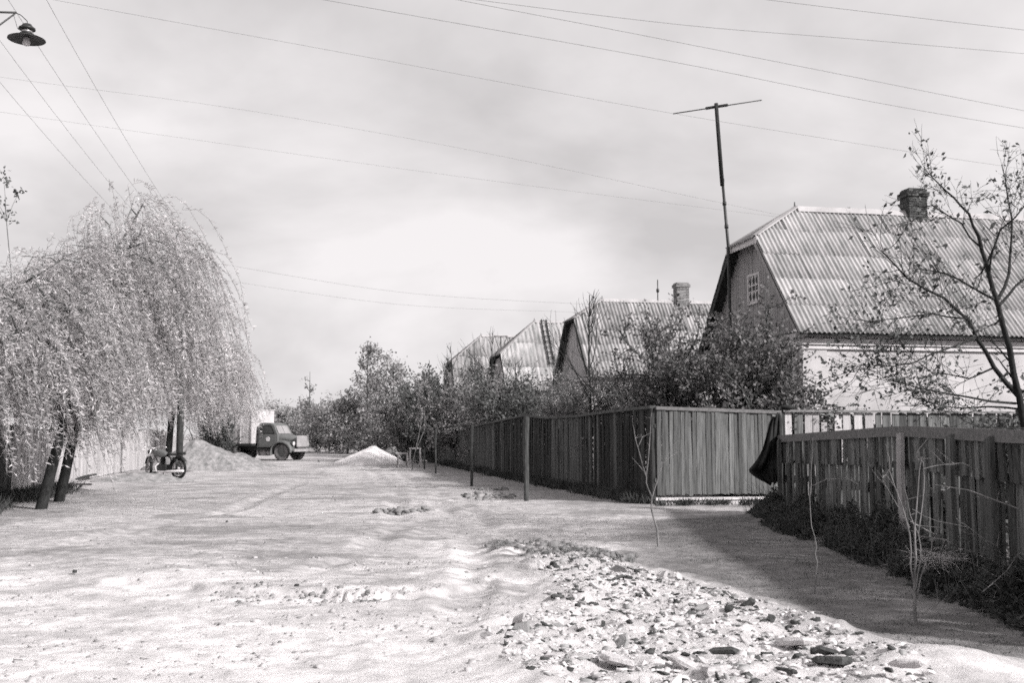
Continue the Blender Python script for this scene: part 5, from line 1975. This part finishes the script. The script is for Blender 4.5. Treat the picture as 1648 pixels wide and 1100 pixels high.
R1 = Matrix.Rotation(TH, 4, 'Z')
names4 = ['leftmost', 'second', 'third', 'rightmost']
for k in range(4):
    a = P1 + R1 @ Vector((-0.95 + 0.08 + k * (1.9 - 0.16) / 3, -0.1, 8.2))
    b = P2 + R1 @ Vector((-0.8 + 0.08 + k * (1.6 - 0.16) / 3, -0.1, 7.85))
    wire([a, b], 0.0032, '%s of the four steep wires running from the lamp to the willows' % names4[k], group='wires along the left side')
    # the same line goes on towards the camera
    c2 = a + (a - b).normalized() * 18 + Vector((0, 0, 0.4))
    wire([a, c2], 0.0032, '%s of the wires passing overhead above the street lamp' % names4[k], group='wires along the left side')


def cross(L, d0, d1, r, label):
    """a wire crossing the street; its ends lie beyond the picture on both sides"""
    (x0, y0), (x1, y1) = L[0], L[-1]
    s0 = (L[1][1] - L[0][1]) / (L[1][0] - L[0][0])
    s1 = (L[-1][1] - L[-2][1]) / (L[-1][0] - L[-2][0])
    E = [(x0 - 420, y0 - 420 * s0 * 1.05)] + list(L) + [(x1 + 420, y1 + 420 * s1 * 0.95)]
    n = len(E)
    xa, xb = E[0][0], E[-1][0]
    P = [at(a, b, d0 + (d1 - d0) * (a - xa) / (xb - xa)) for a, b in E]
    wire(P, r, label, group='wires crossing the street')


cross([(90, 0), (560, 86), (1080, 182), (1500, 250), (1648, 272)], 17, 25, 0.0026, 'long wire crossing the sky behind the antenna top')
cross([(525, 0), (1060, 95), (1400, 163), (1648, 206)], 14, 19, 0.0030, 'wire crossing the upper right sky, lowest of the four near ones')
cross([(740, 0), (1000, 50), (1330, 115), (1648, 178)], 14, 19, 0.0030, 'wire crossing the upper right sky, third from the top')
cross([(740, -4), (1100, 40), (1380, 63), (1648, 86)], 14, 19, 0.0030, 'wire crossing the upper right sky, second from the top')
cross([(1240, 0), (1440, 24), (1648, 48)], 14, 18, 0.0030, 'topmost wire in the upper right corner')
cross([(30, 128), (400, 178), (800, 250), (1200, 335)], 26, 34, 0.0026, 'faint wire crossing the middle of the sky, upper one')
cross([(0, 180), (350, 230), (620, 268), (900, 305)], 28, 36, 0.0026, 'faint wire crossing the middle of the sky, lower one')
pe = h2p + SDIR * 3 + Vector((0, 0, 7.6))
w0 = P2 + Vector((0.2, 0, 7.8))
wire([w0, at(640, 470, 44), at(905, 488, 49), at(990, 490, 51.0)], 0.0045, 'upper thin wire from the willow pole to the second house')
wire([P2 + Vector((0.2, 0, 7.2)), at(640, 490, 44), at(905, 502, 49), at(985, 504, 51.0)], 0.004, 'lower thin wire from the willow pole to the second house')

# street lamp on a bracket
LD = 13.6
lc = at(43, 58, LD)
lamp = empty('street_lamp', lc)
tag(lamp, 'enamel street lamp with wide dark shade hanging from a bracket, top left', 'lamp')
MB().lathe([(0.001, 0.16), (0.055, 0.155), (0.075, 0.12), (0.10, 0.11), (0.105, 0.085), (0.065, 0.08), (0.065, 0.045), (0.085, 0.035), (0.085, 0.02), (0.06, 0.01), (0.05, -0.0)], 18).build('housing', iron, lamp)
sh = MB().lathe([(0.05, 0.0), (0.11, -0.006), (0.19, -0.022), (0.228, -0.040), (0.231, -0.048), (0.222, -0.045), (0.18, -0.034), (0.10, -0.018), (0.04, -0.014)], 28).build('shade', iron, lamp)
MB().lathe([(0.03, -0.02), (0.042, -0.05), (0.05, -0.09), (0.04, -0.12), (0.001, -0.135)], 16).build('globe', lamp_glass, lamp)
MB().lathe([(0.066, 0.05), (0.068, 0.06), (0.066, 0.07)], 14).build('band', chrome, lamp)
hk = at(24, 20, LD) - lc
MB().tube([(0, 0, 0.16), (0.0, 0, 0.2), hk * 0.55 + Vector((0, 0, 0.11)), hk], 0.006, 5).build('hanger', iron, lamp)
MB().tube([(-0.09, 0, 0.08), (-0.12, 0, 0.1), hk + Vector((-0.02, 0, -0.02))], 0.004, 4).build('cable', iron, lamp)
bk = empty('lamp_bracket', P1)
tag(bk, 'thin triangular iron bracket that holds the street lamp', 'bracket')
h_ = lc + hk - P1
MB().tube([Vector((0.08, 0, h_.z + 0.03)), h_ + Vector((0.02, 0, 0.0))], 0.014, 6).build('arm', iron, bk)
MB().tube([Vector((0.08, 0, h_.z - 0.85)), h_ + Vector((-0.0, 0, -0.015))], 0.012, 6).build('stay', iron, bk)
MB().box((0.07, -0.05, h_.z - 0.95), (0.13, 0.05, h_.z + 0.1)).build('plate', iron, bk)

# ------------------------------------------------------------------ cloth hanging over the end of the near fence
CD = 20.25
outl = [(1256, 668), (1243, 672), (1236, 685), (1232, 705), (1222, 738), (1203, 757), (1212, 766), (1240, 780), (1246, 768), (1256, 765)]
rowsL = [(668, 1244, 1257), (680, 1237, 1258), (695, 1234, 1258), (712, 1230, 1258), (728, 1225, 1258), (742, 1217, 1258), (752, 1209, 1258), (758, 1203, 1258), (766, 1212, 1257), (774, 1226, 1252), (780, 1239, 1246)]
vs, fs = [], []
nc = 15
for i, (py_, xa, xb) in enumerate(rowsL):
    for k in range(nc):
        t_ = k / (nc - 1)
        px_ = xa + (xb - xa) * t_
        fold = 0.10 * math.sin(t_ * 9 + i * 0.55) * (0.35 + i / 12) + 0.05 * math.sin(t_ * 21 - i * 0.4)
        vs.append(at(px_, py_ + 3 * math.sin(t_ * 7), CD - 0.08 + fold - 0.10 * (1 - t_)))
m_ = len(rowsL)
for i in range(m_ - 1):
    for k in range(nc - 1):
        fs.append((i * nc + k, i * nc + k + 1, (i + 1) * nc + k + 1, (i + 1) * nc + k))
clo = MB().add(vs, fs, True).build('hanging_cloth', cloth_m)
sm = clo.modifiers.new('thickness', 'SOLIDIFY'); sm.thickness = 0.015
ss = clo.modifiers.new('smooth', 'SUBSURF'); ss.levels = 1; ss.render_levels = 2
tag(clo, 'dark ragged cloth hanging at the end of the near fence beside the gate', 'cloth')
# post it hangs on
p = Vector((nA.x - 0.02, nA.y + 0.14, 0))
root = empty('fence_post', p)
tag(root, 'tall dark post at the far end of the near fence holding the cloth', 'post')
MB().tube([(0, 0, -0.2), (0.01, 0, 1.0), (0, 0, 1.86)], [0.06, 0.06, 0.05], 8).build('shaft', post_wood, root)
# dark rag bundle on the slat fence end
q = at(1268, 661, 23.3)
m = MB()
n_ = 12
rings = []
for i in range(7):
    a = math.pi * i / 6
    rr = 0.12 * math.sin(a) + 0.01
    z = -0.05 * math.cos(a)
    rings.append([((rr * 1.25) * math.cos(2 * math.pi * k / n_) * (1 + 0.12 * math.sin(3 * k + i)), rr * 0.9 * math.sin(2 * math.pi * k / n_), z + 0.012 * math.sin(k * 1.7 + i)) for k in range(n_)])
m.loft(rings)
o = m.build('rag_bundle', cloth_m, None, (q.x, 23.28, 2.03))
tag(o, 'dark rag bundle lying on top of the slat fence end', 'rag')

# ------------------------------------------------------------------ saplings
def sapling(base_px, stems, label, r0, d=None, twigs=10, tl=0.25, bark=bark_pale, spread=0.02):
    p = ground(*base_px)
    d = p.y
    T = Tree(int(base_px[0]))
    for j, (L, ra, rb, dd) in enumerate(stems):
        P = [np.array(at(a, b, d + dd * i / max(1, len(L) - 1)) - p) for i, (a, b) in enumerate(L)]
        Q = []
        for i in range(len(P) - 1):
            Q.append(P[i])
            Q.append((P[i] + P[i + 1]) / 2 + T.r.normal(size=3) * 0.006)
        Q.append(P[-1])
        T.limb(Q, ra * 0.72, rb * 0.5, 6)
        for k in range(twigs if j else twigs // 2):
            i = T.r.randint(len(Q) // 2, len(Q))
            T.grow(Q[min(i, len(Q) - 1)], T.r.normal(size=3) * 0.6 + np.array([0, 0, 0.5]), tl * T.r.uniform(0.3, 1.0) * 0.7, 0.0022, 0, 0.5, 0.05, 2, -1, 3)
    return T.finish('sapling', p, label, 'sapling', bark, leaf_mid, group='saplings along the verge', trunk_name='stem')


sapling((1059, 881), [([(1059, 883), (1057, 850), (1048, 818), (1049, 800), (1040, 778), (1043, 745), (1047, 690), (1050, 655)], 0.022, 0.006, -0.1),
                      ([(1040, 768), (1027, 722), (1020, 690), (1018, 670)], 0.010, 0.004, -0.2),
                      ([(1027, 720), (1034, 704), (1050, 696)], 0.007, 0.003, 0.1),
                      ([(1037, 760), (1024, 745), (1016, 736)], 0.007, 0.003, -0.2),
                      ([(1050, 800), (1066, 748), (1078, 728), (1093, 708)], 0.008, 0.003, 0.4),
                      ([(1066, 748), (1080, 735), (1095, 724)], 0.005, 0.002, 0.3),
                      ([(1056, 850), (1040, 838), (1022, 835)], 0.005, 0.002, -0.2)],
        'crooked pale sapling standing before the corner of the gate', 0.02, twigs=4, tl=0.2)
sapling((1310, 957), [([(1310, 959), (1315, 905), (1314, 880), (1306, 848), (1303, 800), (1305, 760), (1308, 705)], 0.010, 0.004, -0.1),
                      ([(1303, 800), (1306, 783), (1330, 772), (1365, 770), (1372, 773)], 0.005, 0.002, -0.3)],
        'single thin whip of a sapling left of the bushy one', 0.01, twigs=2, tl=0.15)
sapling((1474, 1006), [([(1474, 1008), (1472, 960), (1474, 900), (1472, 850), (1478, 780), (1484, 735)], 0.020, 0.004, -0.1),
                       ([(1472, 960), (1465, 910), (1464, 860), (1452, 815), (1432, 760), (1425, 715)], 0.011, 0.003, -0.3),
                       ([(1474, 950), (1482, 900), (1478, 860), (1465, 830), (1455, 780)], 0.009, 0.003, 0.2),
                       ([(1476, 960), (1490, 905), (1499, 885), (1500, 870)], 0.009, 0.003, 0.2),
                       ([(1478, 860), (1487, 790), (1486, 745), (1474, 732)], 0.006, 0.002, 0.3),
                       ([(1464, 850), (1430, 790), (1420, 770)], 0.005, 0.002, -0.2),
                       ([(1487, 755), (1520, 748), (1550, 746)], 0.004, 0.002, 0.2),
                       ([(1476, 995), (1490, 985), (1510, 972)], 0.004, 0.002, -0.1),
                       ([(1468, 820), (1510, 840), (1560, 850), (1605, 880)], 0.004, 0.002, -0.3)],
        'many-stemmed pale sapling before the pale post of the near fence', 0.02, twigs=5, tl=0.3)
sapling((663, 757), [([(663, 757), (668, 728), (676, 692), (680, 660)], 0.03, 0.01, 0), ([(668, 728), (684, 690), (683, 655)], 0.02, 0.01, 0)],
        'pale leaning sapling beside the trestles', 0.02, twigs=4, tl=0.5)

# short stakes by the earth heap
p = ground(402, 751)
root = empty('stake', p)
tag(root, 'short dark leaning stake before the truck', 'stake')
MB().bar((0, 0, -0.1), (0.04, 0, 0.45), 0.05, 0.05).build('shaft', post_wood, root)
MB().box((0.01, -0.03, 0.44), (0.07, 0.03, 0.47)).build('split_top', wood_mid, root)

# ------------------------------------------------------------------ timber scraps at the left fence
for (a, b, c2, d2, w_, lab) in ((110, 779, 180, 768, 0.12, 'dark board lying on the earth by the left fence'),
                                (222, 772, 252, 768, 0.12, 'short dark board lying beside the motorcycle'),
                                (112, 786, 150, 790, 0.1, 'pale lath lying near the leaning willow trunk')):
    A_, B_ = ground(a, b), ground(c2, d2)
    if (B_ - A_).length > 2.6: B_ = A_ + (B_ - A_).normalized() * 2.6
    A_.z += 0.1; B_.z += 0.16
    o = MB().bar(A_, B_, w_, 0.05).build('board', wood_dark if 'dark' in lab else wood_pale)
    tag(o, lab, 'board')

# ------------------------------------------------------------------ stones and rubble
def stone_mesh(seed, m, flat=0.3):
    r = random.Random(seed)
    n = r.randint(5, 7)
    ang = sorted(r.uniform(0, 2 * math.pi) for _ in range(n))
    ang = [2 * math.pi * (k + r.uniform(-0.3, 0.3)) / n for k in range(n)]
    el = r.uniform(0.5, 0.9)
    base = [(math.cos(a) * r.uniform(0.38, 0.55), math.sin(a) * r.uniform(0.38, 0.55) * el) for a in ang]
    top = [(x * r.uniform(0.78, 1.0), y * r.uniform(0.78, 1.0), flat * r.uniform(0.35, 0.6)) for x, y in base]
    bot = [(x * r.uniform(0.8, 1.0), y * r.uniform(0.8, 1.0), -flat * r.uniform(0.35, 0.6)) for x, y in base]
    mid = [(x * 1.06, y * 1.06, r.uniform(-0.06, 0.06) * flat) for x, y in base]
    return MB().loft([bot, mid, top], smooth=False).mesh('rubble_stone', m)


SM = {'pale': [stone_mesh(k, stone_pale, 0.16 + 0.03 * (k % 5)) for k in range(10)],
      'grey': [stone_mesh(20 + k, stone_mid, 0.16 + 0.04 * (k % 4)) for k in range(6)],
      'dark': [stone_mesh(40 + k, stone_dark, 0.2 + 0.05 * (k % 4)) for k in range(6)]}
RX = [p[0] for p in RUBBLE]; RY = [p[1] for p in RUBBLE]
cand = []
while len(cand) < 285:
    x, y = rnd.uniform(min(RX), max(RX)), rnd.uniform(min(RY), max(RY))
    if not in_poly(np.array([x]), np.array([y]), RUBBLE)[0]: continue
    # thicker in the middle of the strip
    if fbm(np.array([x * 0.9]), np.array([y * 0.9]), 5, 2)[0] < rnd.uniform(0.2, 0.6): continue
    cand.append((x, y))
def px_of(x, y):
    # where a point of the ground falls in the photograph, to say in which part of the strip a stone lies
    dz_ = -EYE
    f_ = y * cP + dz_ * sP
    return W_PX / 2 + F_PX * x / f_, H_PX / 2 - F_PX * (dz_ * cP - y * sP) / f_


LAB = {'pale': 'pale broken slab lying in the rubble strip', 'grey': 'mid-grey broken slab lying in the rubble strip', 'dark': 'dark broken slab lying in the rubble strip'}
for x, y in cand:
    kd = rnd.choices(('pale', 'grey', 'dark'), (0.58, 0.24, 0.18))[0]
    s_ = min(0.21, 0.055 + rnd.expovariate(1 / 0.045))
    o = link('rubble_stone', rnd.choice(SM[kd]), None, on(x, y, 0.03 * s_ + rnd.uniform(-0.012, 0.012)), (rnd.gauss(0, 0.42), rnd.gauss(0, 0.42), rnd.uniform(0, 6.28)), (s_ * 1.15, s_ * rnd.uniform(0.5, 1.0), s_ * rnd.uniform(0.5, 1.0)))
    size = 'small' if s_ < 0.09 else ('middling' if s_ < 0.14 else 'large')
    u_, v_ = px_of(x, y)
    where = 'upper tip' if v_ < 945 else ('middle' if v_ < 1000 else ('lower left' if u_ < 1060 else ('lower middle' if u_ < 1290 else 'lower right')))
    tag(o, '%s %s broken slab in the %s of the rubble strip' % (size, {'pale': 'pale', 'grey': 'mid-grey', 'dark': 'dark'}[kd], where), 'stone', 'broken slabs in the rubble strip')
# named bigger pieces
for px_, py_, s_, kd, tilt, lab in ((1130, 985, 0.26, 'grey', 0.9, 'grey oval slab standing on edge in the middle of the rubble'),
                                   (1172, 985, 0.22, 'dark', 0.3, 'black jagged lump right of the upright oval slab'),
                                   (1240, 1003, 0.26, 'dark', 0.15, 'dark flat block at the right border of the rubble'),
                                   (1013, 933, 0.17, 'dark', 0.2, 'black lump at the upper border of the rubble'),
                                   (1280, 1045, 0.42, 'pale', 0.3, 'large pale slab near the right border of the rubble'),
                                   (990, 1075, 0.5, 'pale', 0.1, 'large white slab lying flat at the bottom of the rubble'),
                                   (1475, 1052, 0.30, 'dark', 0.1, 'rounded black lump on the bare earth at the lower right'),
                                   (1340, 1075, 0.40, 'dark', 0.35, 'broken black slab in the lower right of the rubble'),
                                   (1460, 1080, 0.34, 'pale', 0.5, 'tilted pale slab at the lower right edge'),
                                   (965, 799, 0.32, 'pale', 0.2, 'pale stone lying at the foot of the long fence')):
    p = ground(px_, py_)
    o = link('rubble_stone', rnd.choice(SM[kd]), None, p + Vector((0, 0, 0.10 * s_ + 0.02)), (tilt, rnd.uniform(-0.15, 0.15), rnd.uniform(0, 3)), (s_ * 0.6, s_ * 0.42, s_ * (0.6 if kd == 'dark' else 0.4)))
    tag(o, lab, 'stone')
    o.location.z -= 0.02


def chips(name, pts, m, smin, smax, label, cat, seed, parent=None, flat=0.45):
    """loose small pieces joined into one mass"""
    r = np.random.RandomState(seed)
    P = np.array(pts)
    n = len(P)
    base = np.array([(-.5, -.4, -.3), (.5, -.5, -.3), (.45, .5, -.3), (-.5, .4, -.3), (-.35, -.3, .3), (.3, -.4, .35), (.35, .3, .25), (-.4, .35, .3)])
    fq = np.array([(0, 3, 2, 1), (4, 5, 6, 7), (0, 1, 5, 4), (1, 2, 6, 5), (2, 3, 7, 6), (3, 0, 4, 7)])
    s_ = r.uniform(smin, smax, size=(n, 1, 1)) * (0.5 + r.power(0.7, size=(n, 1, 1)))
    B = base[None] + r.normal(size=(n, 8, 3)) * 0.10
    B = B * s_ * np.array([1, 1, flat])[None, None]
    a, b, c = r.uniform(0, 6.28, n), r.normal(size=n) * 0.5, r.normal(size=n) * 0.5
    ca2, sa2 = np.cos(a), np.sin(a)
    Rz = np.zeros((n, 3, 3)); Rz[:, 0, 0] = ca2; Rz[:, 0, 1] = -sa2; Rz[:, 1, 0] = sa2; Rz[:, 1, 1] = ca2; Rz[:, 2, 2] = 1
    Rx = np.zeros((n, 3, 3)); Rx[:, 0, 0] = 1; Rx[:, 1, 1] = np.cos(b); Rx[:, 1, 2] = -np.sin(b); Rx[:, 2, 1] = np.sin(b); Rx[:, 2, 2] = np.cos(b)
    B = np.einsum('nij,nkj->nki', np.matmul(Rz, Rx), B) + P[:, None, :]
    Vv = B.reshape(-1, 3)
    Ff = (fq[None] + (np.arange(n) * 8)[:, None, None]).reshape(-1, 4)
    o = link(name, np_mesh(name, Vv, Ff, m))
    tag(o, label, cat, kind='stuff')
    return o


def scatter(poly, n, seed, dz=0.0, thr=0.0):
    r = np.random.RandomState(seed)
    X = [p[0] for p in poly]; Y = [p[1] for p in poly]
    x = r.uniform(min(X), max(X), n * 6); y = r.uniform(min(Y), max(Y), n * 6)
    k = in_poly(x, y, poly)
    if thr:
        k &= fbm(x * 1.4, y * 1.4, seed, 3) > thr + r.uniform(-0.12, 0.12, len(x))
    x, y = x[k][:n], y[k][:n]
    return np.stack([x, y, height(x, y) + dz], axis=1)


chips('rubble_chips', scatter(RUBBLE, 3600, 4, -0.002), stone_pale, 0.010, 0.05, 'small pale chips strewn through the rubble strip', 'rubble', 4)
chips('rubble_chips', scatter(RUBBLE, 1300, 14, -0.001), stone_mid, 0.010, 0.06, 'small grey chips strewn through the rubble strip', 'rubble', 14)
chips('rubble_chips', scatter(RUBBLE, 650, 6, 0.002), stone_dark, 0.012, 0.06, 'small dark chips strewn through the rubble strip', 'rubble', 6)
chips('earth_clods', scatter(CLODS, 620, 8, 0.0, 0.42), clod_m, 0.02, 0.10, 'dark earth clods above the rubble strip', 'clods', 8, flat=0.8)
for i, (px_, py_, rx_, ry_, n_) in enumerate(((645, 824, 0.55, 0.45, 60), (785, 797, 0.7, 0.9, 60), (790, 790, 0.5, 0.5, 40))):
    q = gp(px_, py_)
    poly = [(q.x + rx_ * math.cos(a), q.y + ry_ * math.sin(a)) for a in np.linspace(0, 6.28, 12)[:-1]]
    chips('earth_clods', scatter(poly, n_, 60 + i, 0.01), clod_m, 0.05, 0.16, ['dark clods in the middle of the street', 'dark clods in the hollow before the long fence', 'more clods by the second free post'][i], 'clods', 70 + i, flat=0.7)
# a sprinkling of pebbles over the street
STREET = poly_px([(0, 830), (500, 770), (700, 770), (1000, 860), (850, 1000), (760, 1100), (0, 1100)])
crumb_m = mat('pale earth crumbs', 0.24, 0.5, 8, bump=0.5)
NEARST = poly_px([(0, 905), (400, 900), (800, 905), (850, 1000), (760, 1100), (0, 1100)])
chips('earth_crumbs', scatter(NEARST, 1500, 91, -0.004, 0.52), crumb_m, 0.008, 0.045, 'pale dry earth crumbs lying in patches on the street', 'crumbs', 91, flat=0.75)
band = []
for (ax, ay), (bx, by) in zip(STEP[:-1], STEP[1:]):
    for k in range(70):
        t_ = rnd.random()
        q_ = (ax + (bx - ax) * t_ + rnd.gauss(0, 0.05), ay + (by - ay) * t_ + rnd.gauss(-0.05, 0.22))
        if fbm(np.array([q_[0] * 1.3]), np.array([3.0]), 12, 2)[0] > 0.42: band.append((q_[0], q_[1], hz(*q_)))
chips('edge_crumbs', band, clod_m, 0.008, 0.045, 'dark crumbs fallen along the low broken edge across the street', 'crumbs', 92, flat=0.8)
chips('pebbles', scatter(STREET, 2600, 9, 0.0, 0.47), clod_m, 0.006, 0.03, 'scattered small dark pebbles on the street', 'pebbles', 9, flat=0.7)
for px_, py_, s_, lab in ((365, 843, 0.09, 'lone dark stone on the left half of the street'), (478, 948, 0.06, 'dark stone on the low earth edge'), (513, 744, 0.2, 'dark stone right of the truck wheel'), (120, 925, 0.07, 'dark stone at the left end of the low earth edge')):
    p = ground(px_, py_)
    o = link('field_stone', rnd.choice(SM['dark']), None, p + Vector((0, 0, 0.03)), (0.1, 0.1, rnd.uniform(0, 3)), (s_, s_ * 0.8, s_ * 1.5))
    tag(o, lab, 'stone')

# ------------------------------------------------------------------ weeds and grass
def tufts(name, centres, n_each, hmin, hmax, spread, m, label, cat, seed, wid=0.008, lean=0.5):
    r = np.random.RandomState(seed)
    C = np.repeat(np.array(centres), n_each, axis=0)
    n = len(C)
    C = C + np.stack([r.normal(size=n) * spread, r.normal(size=n) * spread, np.zeros(n)], axis=1)
    C[:, 2] = height(C[:, 0], C[:, 1]) - 0.005
    D = np.stack([r.normal(size=n) * lean, r.normal(size=n) * lean, np.ones(n)], axis=1)
    L = r.uniform(hmin, hmax, n)
    V_, F_ = leaves_np(C, D, L, wid * r.uniform(0.6, 1.5, n), seed, 0.2)
    o = link(name, np_mesh(name, V_, F_, m))
    tag(o, label, cat, kind='stuff')
    return o


# leafy weeds along the near fence
r = np.random.RandomState(17)
n = 52000
yy = r.uniform(6.2, 20.3, n)
wd = (0.55 + 0.5 * fbm(yy * 0.9, yy * 0 + 3.3, 5, 3)) * np.interp(yy, [6, 9, 13, 18, 20.3], [0.75, 0.8, 0.9, 0.8, 0.55])
off = r.beta(1.1, 1.6, n) * wd * 1.15
xx = np.array([near_x(a) for a in yy]) - 0.12 - off
hmax = np.clip((1 - off / (wd * 1.15)), 0.03, 1) ** 0.8 * (0.05 + 0.78 * fbm(yy * 1.8, off * 3.0, 6, 4) ** 1.4)
zz = height(xx, yy) + hmax * r.power(1.8, n)
C = np.stack([xx, yy, zz], axis=1)
kp = (fbm(yy * 1.3, off * 2.6, 19, 4) + 0.30 * (1 - off / wd) > 0.47 + r.normal(size=n) * 0.05)
C = C[kp]
n = len(C)
D = np.stack([r.normal(size=n) - 0.5, r.normal(size=n), r.normal(size=n) * 0.7 + 0.15], axis=1)
s_ = r.uniform(0.5, 1.3, n)
V_, F_ = leaves_np(C, D, 0.06 * s_, 0.026 * s_, 3, 0.2)
o = link('weeds', np_mesh('weeds', V_, F_, leaf_weed))
tag(o, 'dark leafy weeds along the foot of the near fence', 'weeds', kind='stuff')
# stalks in the weeds
m = MB()
for k in range(420):
    y_ = rnd.uniform(6.5, 20.2)
    x_ = near_x(y_) - rnd.uniform(0.12, 0.8)
    h_ = rnd.uniform(0.2, 0.65)
    b_ = on(x_, y_)
    m.tube([b_, b_ + Vector((rnd.gauss(0, 0.08), rnd.gauss(0, 0.08), h_ * 0.6)), b_ + Vector((rnd.gauss(-0.05, 0.2), rnd.gauss(0, 0.2), h_))], [0.004, 0.003, 0.002], 3, cap=False)
o = m.build('weed_stalks', bark_mid)
tag(o, 'thin stalks rising from the weeds by the near fence', 'weeds', kind='stuff')
# long dry stems arching over the verge
dry = [[(1700, 1040), (1620, 1045), (1598, 1050)], [(1540, 988), (1600, 980), (1650, 978)], [(1500, 880), (1560, 905), (1660, 960)], [(1580, 955), (1620, 920), (1640, 890)], [(1465, 840), (1540, 880), (1600, 905), (1640, 935)], [(1420, 1000), (1440, 998), (1460, 1002)], [(1590, 960), (1608, 968)], [(1525, 870), (1470, 862)], [(1640, 820), (1560, 790), (1500, 780)]]
m = MB()
for L in dry:
    d = 8.8
    P = [at(a, b, d + 0.25 * i) for i, (a, b) in enumerate(L)]
    m.tube(P, [0.005] * (len(P) - 1) + [0.002], 4, cap=False)
    for k in range(4):
        i = rnd.randrange(len(P) - 1)
        q = P[i].lerp(P[i + 1], rnd.random())
        m.tube([q, q + Vector((rnd.gauss(0, 0.08), rnd.gauss(0, 0.08), rnd.gauss(0.02, 0.05)))], [0.003, 0.0015], 3, cap=False)
o = m.build('dry_stems', bark_pale)
tag(o, 'long pale dry stems arching out of the weeds at the right edge', 'weeds', kind='stuff')
# pale dry grass tuft behind the bushy sapling
q = Vector((near_x(10.8) - 0.55, 10.8, 0))
r = np.random.RandomState(23)
n = 260
tc_ = at(1508, 898, 10.6)
C = np.array(tc_)[None] + r.normal(size=(n, 3)) * np.array([0.10, 0.06, 0.035])
D = np.stack([r.normal(size=n) + 0.4, r.normal(size=n) * 0.5, r.normal(size=n) * 0.25 - 0.1], axis=1)
V_, F_ = leaves_np(C, D, r.uniform(0.08, 0.26, n), 0.006, 5, 0.2)
o = link('dry_grass', np_mesh('dry_grass', V_, F_, dry_m))
tag(o, 'pale tuft of dry grass lodged in the weeds', 'grass', kind='stuff')

# short grass on the trodden verge, by the clods and along the fences
r = np.random.RandomState(29)
cs = [tuple(p) for p in scatter(VERGE, 3800, 31, 0, 0.38)]
tufts('short_grass', cs, 9, 0.008, 0.035, 0.06, grass_m, 'short trodden grass on the shaded verge', 'grass', 33, 0.005, 1.6)
cs = [tuple(p) for p in scatter(CLODS, 110, 35, 0, 0.45)]
tufts('short_grass', cs, 18, 0.02, 0.09, 0.07, grass_m, 'grass tufts among the dark clods', 'grass', 36, 0.007, 0.8)
cs = []
for k in range(420):
    y_ = 22.8 + 30 * rnd.random() ** 1.6
    cs.append((long_x(y_) - 0.05 - abs(rnd.gauss(0, 0.16)), y_, 0))
tufts('fence_weeds', cs, 26, 0.08, 0.34, 0.10, leaf_weed, 'dark weeds along the foot of the long fence', 'weeds', 37, 0.022, 0.6)
cs = []
for k in range(40):
    s_ = rnd.random() * gL
    q = gA + gd * s_
    cs.append((q.x, q.y - 0.25 - abs(rnd.gauss(0, 0.12)), 0))
tufts('gate_weeds', cs, 22, 0.05, 0.22, 0.07, leaf_weed, 'low dark weeds in front of the gate sill', 'weeds', 38, 0.02, 0.6)
cs = []
for k in range(160):
    y_ = 17.5 + 12 * rnd.random()
    cs.append((left_x(y_) + 0.2 + abs(rnd.gauss(0, 0.4)), y_, 0))
tufts('fence_weeds', cs, 30, 0.08, 0.35, 0.12, leaf_weed, 'dark weeds at the foot of the left fence under the willow', 'weeds', 39, 0.02, 0.6)
